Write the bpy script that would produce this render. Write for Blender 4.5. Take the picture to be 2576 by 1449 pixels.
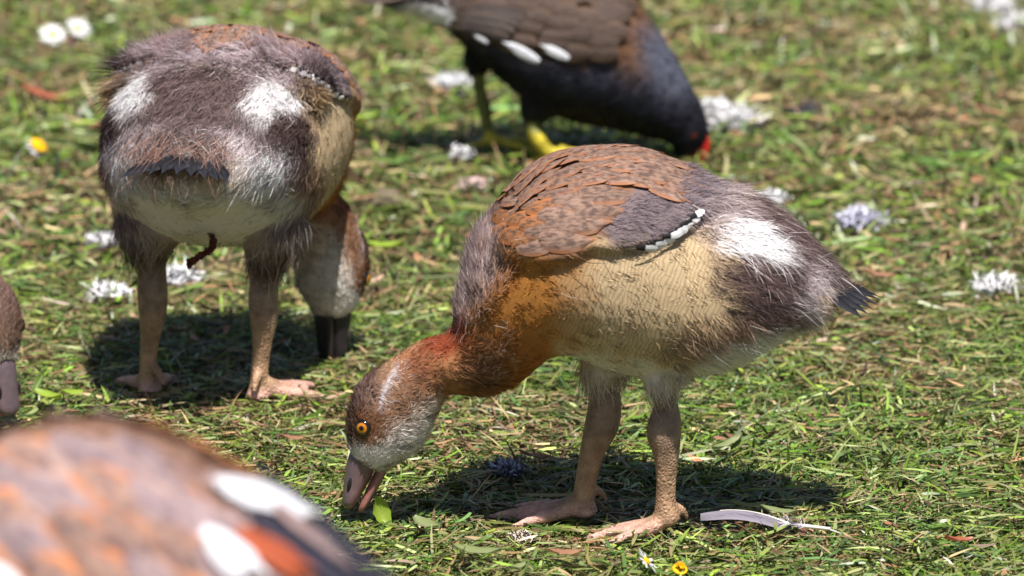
import bpy, bmesh, math, random
import numpy as np
from mathutils import Vector, Matrix
from mathutils.bvhtree import BVHTree
from mathutils.kdtree import KDTree

for o in list(bpy.data.objects): bpy.data.objects.remove(o)
sc = bpy.context.scene
COL = sc.collection
rng = np.random.default_rng(7)
random.seed(7)
R = math.radians

# ------------------------------------------------------------------ camera, sky, sun, exposure
PITCH = R(14.0); DIST = 5.0; LENS = 251.0; ZC = 0.176
PW, PH = 2576.0, 1449.0
FP = PW * LENS / 36.0
FWD = np.array([0, math.cos(PITCH), -math.sin(PITCH)])
UPV = np.array([0, math.sin(PITCH), math.cos(PITCH)])
RGT = np.array([1.0, 0, 0])
CAM = np.array([0, 0, ZC]) - DIST * FWD
cd = bpy.data.cameras.new('camera'); cam = bpy.data.objects.new('camera', cd); COL.objects.link(cam)
cam.location = CAM; cam.rotation_euler = (math.pi/2 - PITCH, 0, 0)
cd.lens = LENS; cd.sensor_width = 36.0; cd.clip_start = 0.05; cd.clip_end = 2000
cd.dof.use_dof = True; cd.dof.focus_distance = DIST + 0.07; cd.dof.aperture_fstop = 9.0
sc.camera = cam

SUN_EL, SUN_AZ = R(66), R(168)     # azimuth of the sun measured from +Y towards +X
w = bpy.data.worlds.new('World'); sc.world = w; w.use_nodes = True
nt = w.node_tree; nt.nodes.clear()
sky = nt.nodes.new('ShaderNodeTexSky'); sky.sky_type = 'NISHITA'; sky.sun_disc = False
sky.sun_elevation = SUN_EL; sky.sun_rotation = SUN_AZ
bg = nt.nodes.new('ShaderNodeBackground'); bg.inputs['Strength'].default_value = 0.05
wo = nt.nodes.new('ShaderNodeOutputWorld')
nt.links.new(sky.outputs[0], bg.inputs[0]); nt.links.new(bg.outputs[0], wo.inputs[0])
sd = bpy.data.lights.new('sun', 'SUN'); sd.energy = 5.0; sd.angle = R(0.53); sd.color = (1.0, 0.96, 0.9)
sun = bpy.data.objects.new('sun', sd); COL.objects.link(sun); sun.location = (1, -3, 6)
sdir = Vector((math.sin(SUN_AZ)*math.cos(SUN_EL), math.cos(SUN_AZ)*math.cos(SUN_EL), math.sin(SUN_EL)))
sun.rotation_euler = sdir.to_track_quat('Z', 'Y').to_euler()
sc.view_settings.view_transform = 'Standard'; sc.view_settings.look = 'None'
sc.view_settings.exposure = 0.6; sc.view_settings.gamma = 1.0
sc.render.engine = 'CYCLES'
sc.cycles.max_bounces = 8; sc.cycles.diffuse_bounces = 3; sc.cycles.transparent_max_bounces = 8
sc.cycles.use_denoising = True

# ------------------------------------------------------------------ helpers
def ray(px, py):
    return FWD + ((px - PW/2)/FP)*RGT - ((py - PH/2)/FP)*UPV
def at_y(px, py, Y):
    d = ray(px, py); return CAM + d*((Y - CAM[1])/d[1])
GZ = -0.0065          # soil level; the birds stand on the mat of clippings, whose top is about z = 0
def standing(px, py, z=0.0):
    d = ray(px, py); return CAM + d*((z - CAM[2])/d[2])
def ground(px, py, z=0.0): return standing(px, py, z+GZ)
def lin(c):
    c = np.asarray(c, float)/255.0
    return np.where(c <= 0.04045, c/12.92, ((c+0.055)/1.055)**2.4)
def nrm(a):
    a = np.asarray(a, float); return a/np.maximum(np.linalg.norm(a, axis=-1, keepdims=True), 1e-9)
def sstep(a, b, x):
    t = np.clip((x-a)/(b-a), 0, 1); return t*t*(3-2*t)
def vnoise(p, seed=0):
    """smooth value noise, p (n,2) -> 0..1"""
    i = np.floor(p).astype(np.int64); f = p - i; f = f*f*(3-2*f)
    def h(a, b):
        x = (a*374761393 + b*668265263 + seed*974711) & 0xffffffff
        x = ((x ^ (x >> 13))*1274126177) & 0xffffffff
        return ((x ^ (x >> 16)) & 0xffff)/65535.0
    a, b = i[:, 0], i[:, 1]
    return (h(a, b)*(1-f[:, 0])+h(a+1, b)*f[:, 0])*(1-f[:, 1]) + (h(a, b+1)*(1-f[:, 0])+h(a+1, b+1)*f[:, 0])*f[:, 1]

def mk_mesh(name, V, quads=None, tris=None, col=None, nor=None, smooth=True, uv=None):
    me = bpy.data.meshes.new(name)
    V = np.ascontiguousarray(V, np.float32)
    q = np.zeros((0, 4), np.int32) if quads is None or len(quads) == 0 else np.asarray(quads, np.int32)
    t = np.zeros((0, 3), np.int32) if tris is None or len(tris) == 0 else np.asarray(tris, np.int32)
    me.vertices.add(len(V)); me.vertices.foreach_set('co', V.ravel())
    nl = q.size + t.size
    me.loops.add(nl)
    me.loops.foreach_set('vertex_index', np.concatenate([q.ravel(), t.ravel()]).astype(np.int32))
    npoly = len(q)+len(t)
    me.polygons.add(npoly)
    st = np.concatenate([np.arange(len(q))*4, q.size + np.arange(len(t))*3]).astype(np.int32)
    me.polygons.foreach_set('loop_start', st)
    me.update(calc_edges=True)
    me.polygons.foreach_set('use_smooth', np.full(npoly, smooth, bool))
    if col is not None:
        a = me.color_attributes.new('Col', 'FLOAT_COLOR', 'POINT')
        c = np.ones((len(V), 4), np.float32); c[:, :col.shape[1]] = col
        a.data.foreach_set('color', c.ravel())
    if uv is not None:
        u = me.uv_layers.new(name='UVMap')
        li = np.concatenate([q.ravel(), t.ravel()]).astype(int)
        u.data.foreach_set('uv', np.ascontiguousarray(uv[li], np.float32).ravel())
    me.validate()
    if nor is not None:
        me.normals_split_custom_set_from_vertices(np.ascontiguousarray(nrm(nor), np.float32))
    return me
def link(name, me, mats=None, parent=None, loc=None):
    o = bpy.data.objects.new(name, me); COL.objects.link(o)
    if mats is not None and len(me.materials) == 0:
        for m in (mats if isinstance(mats, (list, tuple)) else [mats]): me.materials.append(m)
    if parent is not None: o.parent = parent
    if loc is not None: o.location = loc
    return o
def tag(o, label=None, cat=None, group=None, kind=None):
    if label: o['label'] = label
    if cat: o['category'] = cat
    if group: o['group'] = group
    if kind: o['kind'] = kind
    return o
def root(name, loc, rz=0.0, scale=1.0):
    o = bpy.data.objects.new(name, None); COL.objects.link(o)
    o.location = loc; o.rotation_euler = (0, 0, rz); o.scale = (scale,)*3
    o.empty_display_size = 0.03
    return o
def copy_tree(o, parent=None):
    c = o.copy(); COL.objects.link(c); c.parent = parent
    for ch in list(o.children): copy_tree(ch, c)
    return c

def ribbons(P, wd, wid, col, nor=None, coltip=None):
    """P (n,k,3) centre lines, wd (n,3)|(n,k,3) width dirs, wid (n,k) widths (tip is a point).
    returns V, quads, tris, colours, normals"""
    n, k, _ = P.shape
    if wd.ndim == 2: wd = np.repeat(wd[:, None, :], k, 1)
    m = k-1
    L = P[:, :m] - wd[:, :m]*wid[:, :m, None]*0.5
    Rr = P[:, :m] + wd[:, :m]*wid[:, :m, None]*0.5
    V = np.concatenate([np.stack([L, Rr], 2).reshape(n, 2*m, 3), P[:, m:]], 1)
    nv = 2*m+1
    base = (np.arange(n)*nv)[:, None]
    quads = np.concatenate([base + np.array([2*i, 2*i+1, 2*i+3, 2*i+2])[None] for i in range(m-1)], 0)
    tris = base + np.array([2*m-2, 2*m-1, 2*m])[None]
    ct = col if coltip is None else coltip
    tt = np.concatenate([np.repeat(np.arange(m)/(k-1), 2), [1.0]])
    C = col[:, None, :]*(1-tt)[None, :, None] + ct[:, None, :]*tt[None, :, None]
    N = None if nor is None else np.repeat(nor[:, None, :], nv, 1).reshape(-1, 3)
    return V.reshape(-1, 3), quads, tris, C.reshape(-1, C.shape[-1]), N

# ------------------------------------------------------------------ materials
def new_mat(name):
    m = bpy.data.materials.new(name); m.use_nodes = True
    n = m.node_tree; n.nodes.clear()
    out = n.nodes.new('ShaderNodeOutputMaterial')
    return m, n, out
def N_(n, t, **kw):
    x = n.nodes.new(t)
    for k, v in kw.items(): setattr(x, k, v)
    return x
def attr_mat(name, rough=0.7, spec=0.2, transl=0.2, verm=False, bump=None, noise=None, sheen=0.0, coat=0.0, sss=0.0):
    m, n, out = new_mat(name); L = n.links.new
    a = N_(n, 'ShaderNodeAttribute', attribute_name='Col')
    c = a.outputs['Color']
    tc = N_(n, 'ShaderNodeTexCoord')
    if noise:
        nz = N_(n, 'ShaderNodeTexNoise'); nz.inputs['Scale'].default_value = noise[0]; nz.inputs['Detail'].default_value = 4
        L(tc.outputs['Object'], nz.inputs['Vector'])
        mr = N_(n, 'ShaderNodeMapRange'); mr.inputs['To Min'].default_value = 1-noise[1]; mr.inputs['To Max'].default_value = 1+noise[1]
        mr.inputs['From Min'].default_value = 0.3; mr.inputs['From Max'].default_value = 0.7
        L(nz.outputs['Fac'], mr.inputs['Value'])
        mx = N_(n, 'ShaderNodeVectorMath', operation='SCALE'); L(c, mx.inputs[0]); L(mr.outputs[0], mx.inputs['Scale'])
        c = mx.outputs[0]
    if verm:
        mp = N_(n, 'ShaderNodeMapping'); mp.inputs['Rotation'].default_value = (0, R(-18), 0)
        L(tc.outputs['Object'], mp.inputs['Vector'])
        wv = N_(n, 'ShaderNodeTexWave', wave_type='BANDS', bands_direction='X')
        wv.inputs['Scale'].default_value = 108; wv.inputs['Distortion'].default_value = 9.0
        wv.inputs['Detail'].default_value = 2.0; wv.inputs['Detail Scale'].default_value = 0.9
        L(mp.outputs[0], wv.inputs['Vector'])
        mr = N_(n, 'ShaderNodeMapRange'); mr.inputs['From Min'].default_value = 0.15; mr.inputs['From Max'].default_value = 0.5
        mr.inputs['To Min'].default_value = 0.34; mr.inputs['To Max'].default_value = 0.0
        L(wv.outputs['Fac'], mr.inputs['Value'])
        mu = N_(n, 'ShaderNodeMath', operation='MULTIPLY'); L(mr.outputs[0], mu.inputs[0]); L(a.outputs['Alpha'], mu.inputs[1])
        mx = N_(n, 'ShaderNodeMix', data_type='RGBA'); L(mu.outputs[0], mx.inputs['Factor']); L(c, mx.inputs['A'])
        mx.inputs['B'].default_value = (*lin((92, 70, 52)), 1)
        c = mx.outputs['Result']
    p = N_(n, 'ShaderNodeBsdfPrincipled'); L(c, p.inputs['Base Color'])
    p.inputs['Roughness'].default_value = rough; p.inputs['Specular IOR Level'].default_value = spec
    p.inputs['Sheen Weight'].default_value = sheen; p.inputs['Coat Weight'].default_value = coat
    if sss:
        p.inputs['Subsurface Weight'].default_value = sss; p.inputs['Subsurface Scale'].default_value = 0.004
    if bump:
        if bump[0] == 'voronoi':
            v = N_(n, 'ShaderNodeTexVoronoi', feature='DISTANCE_TO_EDGE'); v.inputs['Scale'].default_value = bump[1]
            o = v.outputs['Distance']
        else:
            v = N_(n, 'ShaderNodeTexNoise'); v.inputs['Scale'].default_value = bump[1]; v.inputs['Detail'].default_value = 3
            o = v.outputs['Fac']
        L(tc.outputs['Object'], v.inputs['Vector'])
        b = N_(n, 'ShaderNodeBump'); b.inputs['Strength'].default_value = bump[2]; b.inputs['Distance'].default_value = bump[3]
        L(o, b.inputs['Height']); L(b.outputs[0], p.inputs['Normal'])
    if transl > 0:
        t = N_(n, 'ShaderNodeBsdfTranslucent'); L(c, t.inputs['Color'])
        ms = N_(n, 'ShaderNodeMixShader'); ms.inputs[0].default_value = transl
        L(p.outputs[0], ms.inputs[1]); L(t.outputs[0], ms.inputs[2]); L(ms.outputs[0], out.inputs[0])
    else:
        L(p.outputs[0], out.inputs[0])
    return m
def plain_mat(name, rgb, rough=0.6, spec=0.3, noise=None, bump=None, transl=0.0, rgb2=None, coat=0.0):
    m, n, out = new_mat(name); L = n.links.new
    tc = N_(n, 'ShaderNodeTexCoord')
    p = N_(n, 'ShaderNodeBsdfPrincipled'); p.inputs['Roughness'].default_value = rough
    p.inputs['Specular IOR Level'].default_value = spec; p.inputs['Coat Weight'].default_value = coat
    c = None
    nz = N_(n, 'ShaderNodeTexNoise'); nz.inputs['Scale'].default_value = noise or 120; nz.inputs['Detail'].default_value = 5
    L(tc.outputs['Object'], nz.inputs['Vector'])
    rp = N_(n, 'ShaderNodeMix', data_type='RGBA')
    a = lin(rgb); b = lin(rgb2) if rgb2 is not None else a*0.75
    rp.inputs['A'].default_value = (*a, 1); rp.inputs['B'].default_value = (*b, 1)
    mr = N_(n, 'ShaderNodeMapRange'); mr.inputs['From Min'].default_value = 0.35; mr.inputs['From Max'].default_value = 0.65
    L(nz.outputs['Fac'], mr.inputs['Value']); L(mr.outputs[0], rp.inputs['Factor'])
    c = rp.outputs['Result']; L(c, p.inputs['Base Color'])
    if bump:
        b_ = N_(n, 'ShaderNodeBump'); b_.inputs['Strength'].default_value = bump[0]; b_.inputs['Distance'].default_value = bump[1]
        L(nz.outputs['Fac'], b_.inputs['Height']); L(b_.outputs[0], p.inputs['Normal'])
    if transl > 0:
        t = N_(n, 'ShaderNodeBsdfTranslucent'); L(c, t.inputs['Color'])
        ms = N_(n, 'ShaderNodeMixShader'); ms.inputs[0].default_value = transl
        L(p.outputs[0], ms.inputs[1]); L(t.outputs[0], ms.inputs[2]); L(ms.outputs[0], out.inputs[0])
    else: L(p.outputs[0], out.inputs[0])
    return m
def feather_mat(name, centre, edge, tip=None, tip_at=0.8, dark=None, edge_w=0.45, barb=160):
    """vane colours by the feather's own UV (u along the shaft, v across)"""
    m, n, out = new_mat(name); L = n.links.new
    uv = N_(n, 'ShaderNodeUVMap'); sx = N_(n, 'ShaderNodeSeparateXYZ'); L(uv.outputs[0], sx.inputs[0])
    oi = N_(n, 'ShaderNodeObjectInfo')
    tc = N_(n, 'ShaderNodeTexCoord')
    ad = N_(n, 'ShaderNodeVectorMath', operation='ADD'); L(tc.outputs['UV'], ad.inputs[0]); L(oi.outputs['Random'], ad.inputs[1])
    nz = N_(n, 'ShaderNodeTexNoise'); nz.inputs['Scale'].default_value = 7; nz.inputs['Detail'].default_value = 5
    L(ad.outputs[0], nz.inputs['Vector'])
    # |v-.5|*2
    s1 = N_(n, 'ShaderNodeMath', operation='SUBTRACT'); L(sx.outputs['Y'], s1.inputs[0]); s1.inputs[1].default_value = 0.5
    ab = N_(n, 'ShaderNodeMath', operation='ABSOLUTE'); L(s1.outputs[0], ab.inputs[0])
    m2 = N_(n, 'ShaderNodeMath', operation='MULTIPLY'); L(ab.outputs[0], m2.inputs[0]); m2.inputs[1].default_value = 2
    # edge amount = max(|v|, u-ish)
    mu = N_(n, 'ShaderNodeMapRange'); mu.inputs['From Min'].default_value = 0.45; mu.inputs['From Max'].default_value = 1.0
    L(sx.outputs['X'], mu.inputs['Value'])
    mxx = N_(n, 'ShaderNodeMath', operation='MAXIMUM'); L(m2.outputs[0], mxx.inputs[0]); L(mu.outputs[0], mxx.inputs[1])
    an = N_(n, 'ShaderNodeMath', operation='MULTIPLY_ADD'); L(nz.outputs['Fac'], an.inputs[0]); an.inputs[1].default_value = 0.6; L(mxx.outputs[0], an.inputs[2])
    me_ = N_(n, 'ShaderNodeMapRange'); me_.inputs['From Min'].default_value = 1.25-edge_w; me_.inputs['From Max'].default_value = 1.3
    L(an.outputs[0], me_.inputs['Value'])
    c0 = N_(n, 'ShaderNodeMix', data_type='RGBA')
    c0.inputs['A'].default_value = (*lin(centre), 1); c0.inputs['B'].default_value = (*lin(dark if dark is not None else np.array(centre)*0.7), 1)
    md = N_(n, 'ShaderNodeMapRange'); md.inputs['From Min'].default_value = 0.42; md.inputs['From Max'].default_value = 0.62
    L(nz.outputs['Fac'], md.inputs['Value']); L(md.outputs[0], c0.inputs['Factor'])
    c1 = N_(n, 'ShaderNodeMix', data_type='RGBA'); L(me_.outputs[0], c1.inputs['Factor']); L(c0.outputs['Result'], c1.inputs['A'])
    c1.inputs['B'].default_value = (*lin(edge), 1)
    c = c1.outputs['Result']
    if tip is not None:
        mt = N_(n, 'ShaderNodeMapRange'); mt.inputs['From Min'].default_value = tip_at-0.03; mt.inputs['From Max'].default_value = tip_at+0.03
        L(sx.outputs['X'], mt.inputs['Value'])
        c2 = N_(n, 'ShaderNodeMix', data_type='RGBA'); L(mt.outputs[0], c2.inputs['Factor']); L(c, c2.inputs['A']); c2.inputs['B'].default_value = (*lin(tip), 1)
        c = c2.outputs['Result']
    # barbs: thin oblique lines running out from the shaft
    bw = N_(n, 'ShaderNodeMath', operation='MULTIPLY_ADD'); L(m2.outputs[0], bw.inputs[0]); bw.inputs[1].default_value = -0.22; L(sx.outputs['X'], bw.inputs[2])
    bs = N_(n, 'ShaderNodeMath', operation='MULTIPLY'); L(bw.outputs[0], bs.inputs[0]); bs.inputs[1].default_value = barb
    si = N_(n, 'ShaderNodeMath', operation='SINE'); L(bs.outputs[0], si.inputs[0])
    mb = N_(n, 'ShaderNodeMapRange'); mb.inputs['From Min'].default_value = -1; mb.inputs['From Max'].default_value = 1
    mb.inputs['To Min'].default_value = 0.72; mb.inputs['To Max'].default_value = 1.12; L(si.outputs[0], mb.inputs['Value'])
    rv = N_(n, 'ShaderNodeMapRange'); rv.inputs['To Min'].default_value = 0.85; rv.inputs['To Max'].default_value = 1.15; L(oi.outputs['Random'], rv.inputs['Value'])
    mm = N_(n, 'ShaderNodeMath', operation='MULTIPLY'); L(mb.outputs[0], mm.inputs[0]); L(rv.outputs[0], mm.inputs[1])
    vs = N_(n, 'ShaderNodeVectorMath', operation='SCALE'); L(c, vs.inputs[0]); L(mm.outputs[0], vs.inputs['Scale'])
    p = N_(n, 'ShaderNodeBsdfPrincipled'); L(vs.outputs[0], p.inputs['Base Color']); p.inputs['Roughness'].default_value = 0.6
    p.inputs['Specular IOR Level'].default_value = 0.3
    bu = N_(n, 'ShaderNodeBump'); bu.inputs['Strength'].default_value = 0.35; bu.inputs['Distance'].default_value = 0.0006
    L(si.outputs[0], bu.inputs['Height']); L(bu.outputs[0], p.inputs['Normal'])
    L(p.outputs[0], out.inputs[0])
    return m

M = {}
M['under'] = attr_mat('plumage_base', 0.85, 0.1, 0.0, verm=True)
M['fur'] = attr_mat('plumage_down', 0.65, 0.25, 0.18, verm=True)
M['skin'] = attr_mat('leg_skin', 0.45, 0.4, 0.0, bump=('voronoi', 330, 0.8, 0.0018), noise=(110, 0.32))
M['grass'] = attr_mat('grass_blades', 0.38, 0.5, 0.11)
M['leaf'] = attr_mat('leaf_blades', 0.45, 0.4, 0.22, noise=(200, 0.2))
M['fluff'] = attr_mat('white_fluff', 0.8, 0.1, 0.12)
M['bill'] = attr_mat('bill_horn', 0.38, 0.5, 0.0, noise=(260, 0.12), bump=('noise', 500, 0.15, 0.0006))
M['covert'] = feather_mat('covert_feather', (148, 118, 102), (166, 108, 72), dark=(92, 70, 62), edge_w=0.38)
M['covert_small'] = feather_mat('small_covert_feather', (156, 104, 66), (178, 104, 54), dark=(92, 66, 52))
M['secondary'] = feather_mat('white_tipped_feather', (24, 24, 30), (34, 32, 38), tip=(252, 250, 252), tip_at=0.42)
M['tail'] = feather_mat('tail_feather', (24, 24, 32), (36, 36, 46), dark=(14, 14, 20))

# ------------------------------------------------------------------ splines, lofts, tubes
def catmull(P, n):
    """P (k,d) -> n samples, centripetal-ish by chord parameter"""
    P = np.asarray(P, float); k = len(P)
    u = np.linspace(0, k-1, n); i = np.minimum(u.astype(int), k-2); t = (u-i)[:, None]
    p0 = P[np.maximum(i-1, 0)]; p1 = P[i]; p2 = P[i+1]; p3 = P[np.minimum(i+2, k-1)]
    return 0.5*((2*p1)+(-p0+p2)*t+(2*p0-5*p1+4*p2-p3)*t*t+(-p0+3*p1-3*p2+p3)*t**3)
def grid_faces(nr, ns):
    q = []
    for r in range(nr-1):
        for s in range(ns):
            q.append((r*ns+s, r*ns+(s+1) % ns, (r+1)*ns+(s+1) % ns, (r+1)*ns+s))
    return q
def tube(path, rad, ns=12, nr=None, flat=1.0, up=None):
    path = np.asarray(path, float); rad = np.asarray(rad, float)
    nr = nr or max(6, 4*len(path))
    PR = catmull(np.column_stack([path, rad]), nr); P = PR[:, :3]; rr = np.maximum(PR[:, 3], 0.0004)
    T = nrm(np.gradient(P, axis=0))
    ref = np.array([0.0, 1, 0]) if up is None else np.asarray(up, float)
    A = nrm(np.cross(T, ref)); B = np.cross(A, T)
    th = np.arange(ns)*2*math.pi/ns
    V = P[:, None, :] + rr[:, None, None]*(np.cos(th)[None, :, None]*A[:, None, :]*flat + np.sin(th)[None, :, None]*B[:, None, :])
    V = V.reshape(-1, 3)
    f = grid_faces(nr, ns); n0 = len(V)
    V = np.vstack([V, P[0]-T[0]*rr[0]*0.5, P[-1]+T[-1]*rr[-1]*0.6])
    for s in range(ns):
        f.append((n0, (s+1) % ns, s)); f.append((n0+1, (nr-1)*ns+s, (nr-1)*ns+(s+1) % ns))
    return V, f
def slab(poly, th):
    """closed slab over a (near flat) fan polygon"""
    P = np.asarray(poly, float); n = len(P)
    V = np.vstack([P+[0, 0, th/2], P-[0, 0, th/2]])
    f = []
    for i in range(1, n-1):
        f.append((0, i, i+1)); f.append((n, n+i+1, n+i))
    for i in range(n):
        j = (i+1) % n; f.append((i, n+i, n+j, j))
    return V, f
def join(parts):
    V = []; F = []; o = 0
    for v, f in parts:
        V.append(v); F += [tuple(i+o for i in q) for q in f]; o += len(v)
    return np.vstack(V), F
def tri_fan(F):
    t = []
    for f in F:
        for i in range(1, len(f)-1): t.append((f[0], f[i], f[i+1]))
    return t
class Loft: pass
def loft(st, nr=110, ns=44, expo=2.15, shift=0.0):
    """st: rows c(3) up(3) right(3) hh hw canonD(2) canonV(2)"""
    S = catmull(np.asarray(st, float), nr)
    c = S[:, 0:3]; up = nrm(S[:, 3:6]); rt = nrm(S[:, 6:9]); hh = S[:, 9]; hw = S[:, 10]; cD = S[:, 11:13]; cV = S[:, 13:15]
    th = np.arange(ns)*2*math.pi/ns
    co, si = np.cos(th), np.sin(th)
    e = 2/expo
    cu = np.sign(co)*np.abs(co)**e; su = np.sign(si)*np.abs(si)**e
    V = c[:, None]+up[:, None]*(hh[:, None]*cu[None])[..., None]+rt[:, None]*(hw[:, None]*su[None])[..., None]
    l = Loft(); l.nr, l.ns = nr, ns
    ts = -np.gradient(V, axis=0)                      # towards the tail (rings run tail -> bill)
    tt = np.gradient(np.concatenate([V[:, -1:], V, V[:, :1]], 1), axis=1)[:, 1:-1]*np.sign(np.sin(th+1e-6))[None, :, None]
    fr = (1-cu)/2
    can = cD[:, None]*(1-fr)[None, :, None]+cV[:, None]*fr[None, :, None]
    can[:, :, 1] += (hw[:, None]*np.abs(su)[None])*shift     # flanks are seen a little from above
    l.V = np.vstack([V.reshape(-1, 3), c[:1], c[-1:]])
    f = grid_faces(nr, ns); n0 = nr*ns
    for s in range(ns):
        f.append((n0, (s+1) % ns, s)); f.append((n0+1, (nr-1)*ns+s, (nr-1)*ns+(s+1) % ns))
    l.F = f
    e1 = lambda a: np.vstack([a.reshape(nr*ns, -1), a[0].reshape(ns, -1).mean(0)[None], a[-1].reshape(ns, -1).mean(0)[None]])
    l.ts = nrm(e1(ts)); l.tt = nrm(e1(tt)); l.can = e1(can)
    l.fr = e1(np.repeat(fr[None], nr, 0)[..., None])[:, 0]
    l.sg = e1(np.repeat(np.sign(si+1e-9)[None], nr, 0)[..., None])[:, 0]
    l.s = e1(np.repeat(np.linspace(0, 1, nr)[:, None], ns, 1)[..., None])[:, 0]
    return l
def remesh(V, F, voxel, smooth=5, fac=0.5):
    me = bpy.data.meshes.new('tmp'); me.from_pydata([tuple(v) for v in V], [], F); me.update()
    bm = bmesh.new(); bm.from_mesh(me); bmesh.ops.recalc_face_normals(bm, faces=bm.faces); bm.to_mesh(me); bm.free()
    o = bpy.data.objects.new('tmp', me); COL.objects.link(o)
    md = o.modifiers.new('r', 'REMESH'); md.mode = 'VOXEL'; md.voxel_size = voxel; md.adaptivity = 0
    sm = o.modifiers.new('s', 'SMOOTH'); sm.factor = fac; sm.iterations = smooth
    dg = bpy.context.evaluated_depsgraph_get()
    out = bpy.data.meshes.new_from_object(o.evaluated_get(dg))
    bpy.data.objects.remove(o); bpy.data.meshes.remove(me)
    return out
class Body: pass
def bird_body(lf, feath, skin, voxel, smooth=5, px_of=None):
    """one continuous mesh out of the loft, feathered thigh tubes and bare leg pieces; returns arrays"""
    V, F = join([(lf.V, lf.F)]+feath+skin)
    me = remesh(V, F, voxel, smooth)
    n = len(me.vertices)
    b = Body(); b.me = me
    b.V = np.empty(n*3, np.float32); me.vertices.foreach_get('co', b.V); b.V = b.V.reshape(-1, 3).astype(float)
    b.N = np.empty(n*3, np.float32); me.vertex_normals.foreach_get('vector', b.N); b.N = b.N.reshape(-1, 3).astype(float)
    T = tri_fan(lf.F); Ta = np.array(T)
    bt = BVHTree.FromPolygons([tuple(v) for v in lf.V], T)
    if feath:
        fv, ff = join(feath); bf = BVHTree.FromPolygons([tuple(v) for v in fv], tri_fan(ff))
    if skin:
        sv, sf = join(skin); bs = BVHTree.FromPolygons([tuple(v) for v in sv], tri_fan(sf))
    bar = np.zeros((n, 3)); ti = np.zeros(n, int); b.skin = np.zeros(n); b.thigh = np.zeros(n)
    dl = np.zeros(n); df = np.full(n, 9.0); ds = np.full(n, 9.0); loc = np.zeros((n, 3))
    for i in range(n):
        v = Vector(b.V[i])
        p, _, k, d = bt.find_nearest(v); loc[i] = p; ti[i] = k; dl[i] = d
        if feath: df[i] = bf.find_nearest(v)[3]
        if skin: ds[i] = bs.find_nearest(v)[3]
    A, B_, C_ = lf.V[Ta[ti, 0]], lf.V[Ta[ti, 1]], lf.V[Ta[ti, 2]]
    v0, v1, v2 = B_-A, C_-A, loc-A
    d00 = (v0*v0).sum(1); d01 = (v0*v1).sum(1); d11 = (v1*v1).sum(1); d20 = (v2*v0).sum(1); d21 = (v2*v1).sum(1)
    den = np.maximum(d00*d11-d01*d01, 1e-14)
    bv = np.clip((d11*d20-d01*d21)/den, 0, 1); bw = np.clip((d00*d21-d01*d20)/den, 0, 1); bu = 1-bv-bw
    def ip(a):
        a = a if a.ndim == 2 else a[:, None]
        return a[Ta[ti, 0]]*bu[:, None]+a[Ta[ti, 1]]*bv[:, None]+a[Ta[ti, 2]]*bw[:, None]
    b.can = ip(lf.can); b.ts = nrm(ip(lf.ts)); b.tt = nrm(ip(lf.tt)); b.fr = ip(lf.fr)[:, 0]; b.sg = ip(lf.sg)[:, 0]; b.s = ip(lf.s)[:, 0]
    b.skin = ((ds < dl) & (ds < df)).astype(float)
    b.skin = np.maximum(b.skin, ((ds < .0012) & (dl > .004)).astype(float))
    b.thigh = ((df < dl) & (df <= ds) & (b.skin < .5)).astype(float)
    if px_of is not None:
        m = (b.skin+b.thigh) > 0
        b.can[m] = px_of(b.V[m])
    m = (b.skin+b.thigh) > 0
    b.ts[m] = [0.15, 0, -1]; b.tt[m] = [0.3, 0, -0.9]
    return b
def finish_body(b, name, paint, parent, mats):
    col = paint(b.can, b.fr, b.sg, b.thigh, b.skin, b.V)
    b.col = col
    a = b.me.color_attributes.new('Col', 'FLOAT_COLOR', 'POINT')
    c = col.copy(); c[:, :3] *= np.where(b.skin[:, None] > 0.5, 1.0, 0.8)
    a.data.foreach_set('color', c.astype(np.float32).ravel())
    for m in mats: b.me.materials.append(m)
    nl = len(b.me.polygons)
    ls = np.empty(nl, np.int32); b.me.polygons.foreach_get('loop_start', ls)
    vi = np.empty(len(b.me.loops), np.int32); b.me.loops.foreach_get('vertex_index', vi)
    b.me.polygons.foreach_set('material_index', (b.skin[vi[ls]] > 0.5).astype(np.int32))
    b.me.polygons.foreach_set('use_smooth', np.ones(nl, bool))
    b.me.name = name
    return link(name, b.me, None, parent)

def sample(b, count, dens):
    """random points on the body, weight dens(vertex arrays)"""
    b.me.calc_loop_triangles()
    T = np.empty(len(b.me.loop_triangles)*3, np.int32); b.me.loop_triangles.foreach_get('vertices', T); T = T.reshape(-1, 3)
    A, B_, C_ = b.V[T[:, 0]], b.V[T[:, 1]], b.V[T[:, 2]]
    area = np.linalg.norm(np.cross(B_-A, C_-A), axis=1)*0.5*np.where(b.skin[T].max(1) > .5, 0, dens[T].mean(1))
    cs = np.cumsum(area); k = np.searchsorted(cs, rng.random(count)*cs[-1])
    r1 = np.sqrt(rng.random(count)); r2 = rng.random(count)
    wA, wB, wC = 1-r1, r1*(1-r2), r1*r2
    def ip(a):
        a = a if a.ndim == 2 else a[:, None]
        return a[T[k, 0]]*wA[:, None]+a[T[k, 1]]*wB[:, None]+a[T[k, 2]]*wC[:, None]
    s = Body(); s.P = ip(b.V); s.N = nrm(ip(b.N)); s.can = ip(b.can); s.ts = ip(b.ts); s.tt = ip(b.tt)
    s.fr = ip(b.fr)[:, 0]; s.sg = ip(b.sg)[:, 0]; s.thigh = ip(b.thigh)[:, 0]; s.col = ip(b.col); s.s = ip(b.s)[:, 0]
    return s
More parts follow.
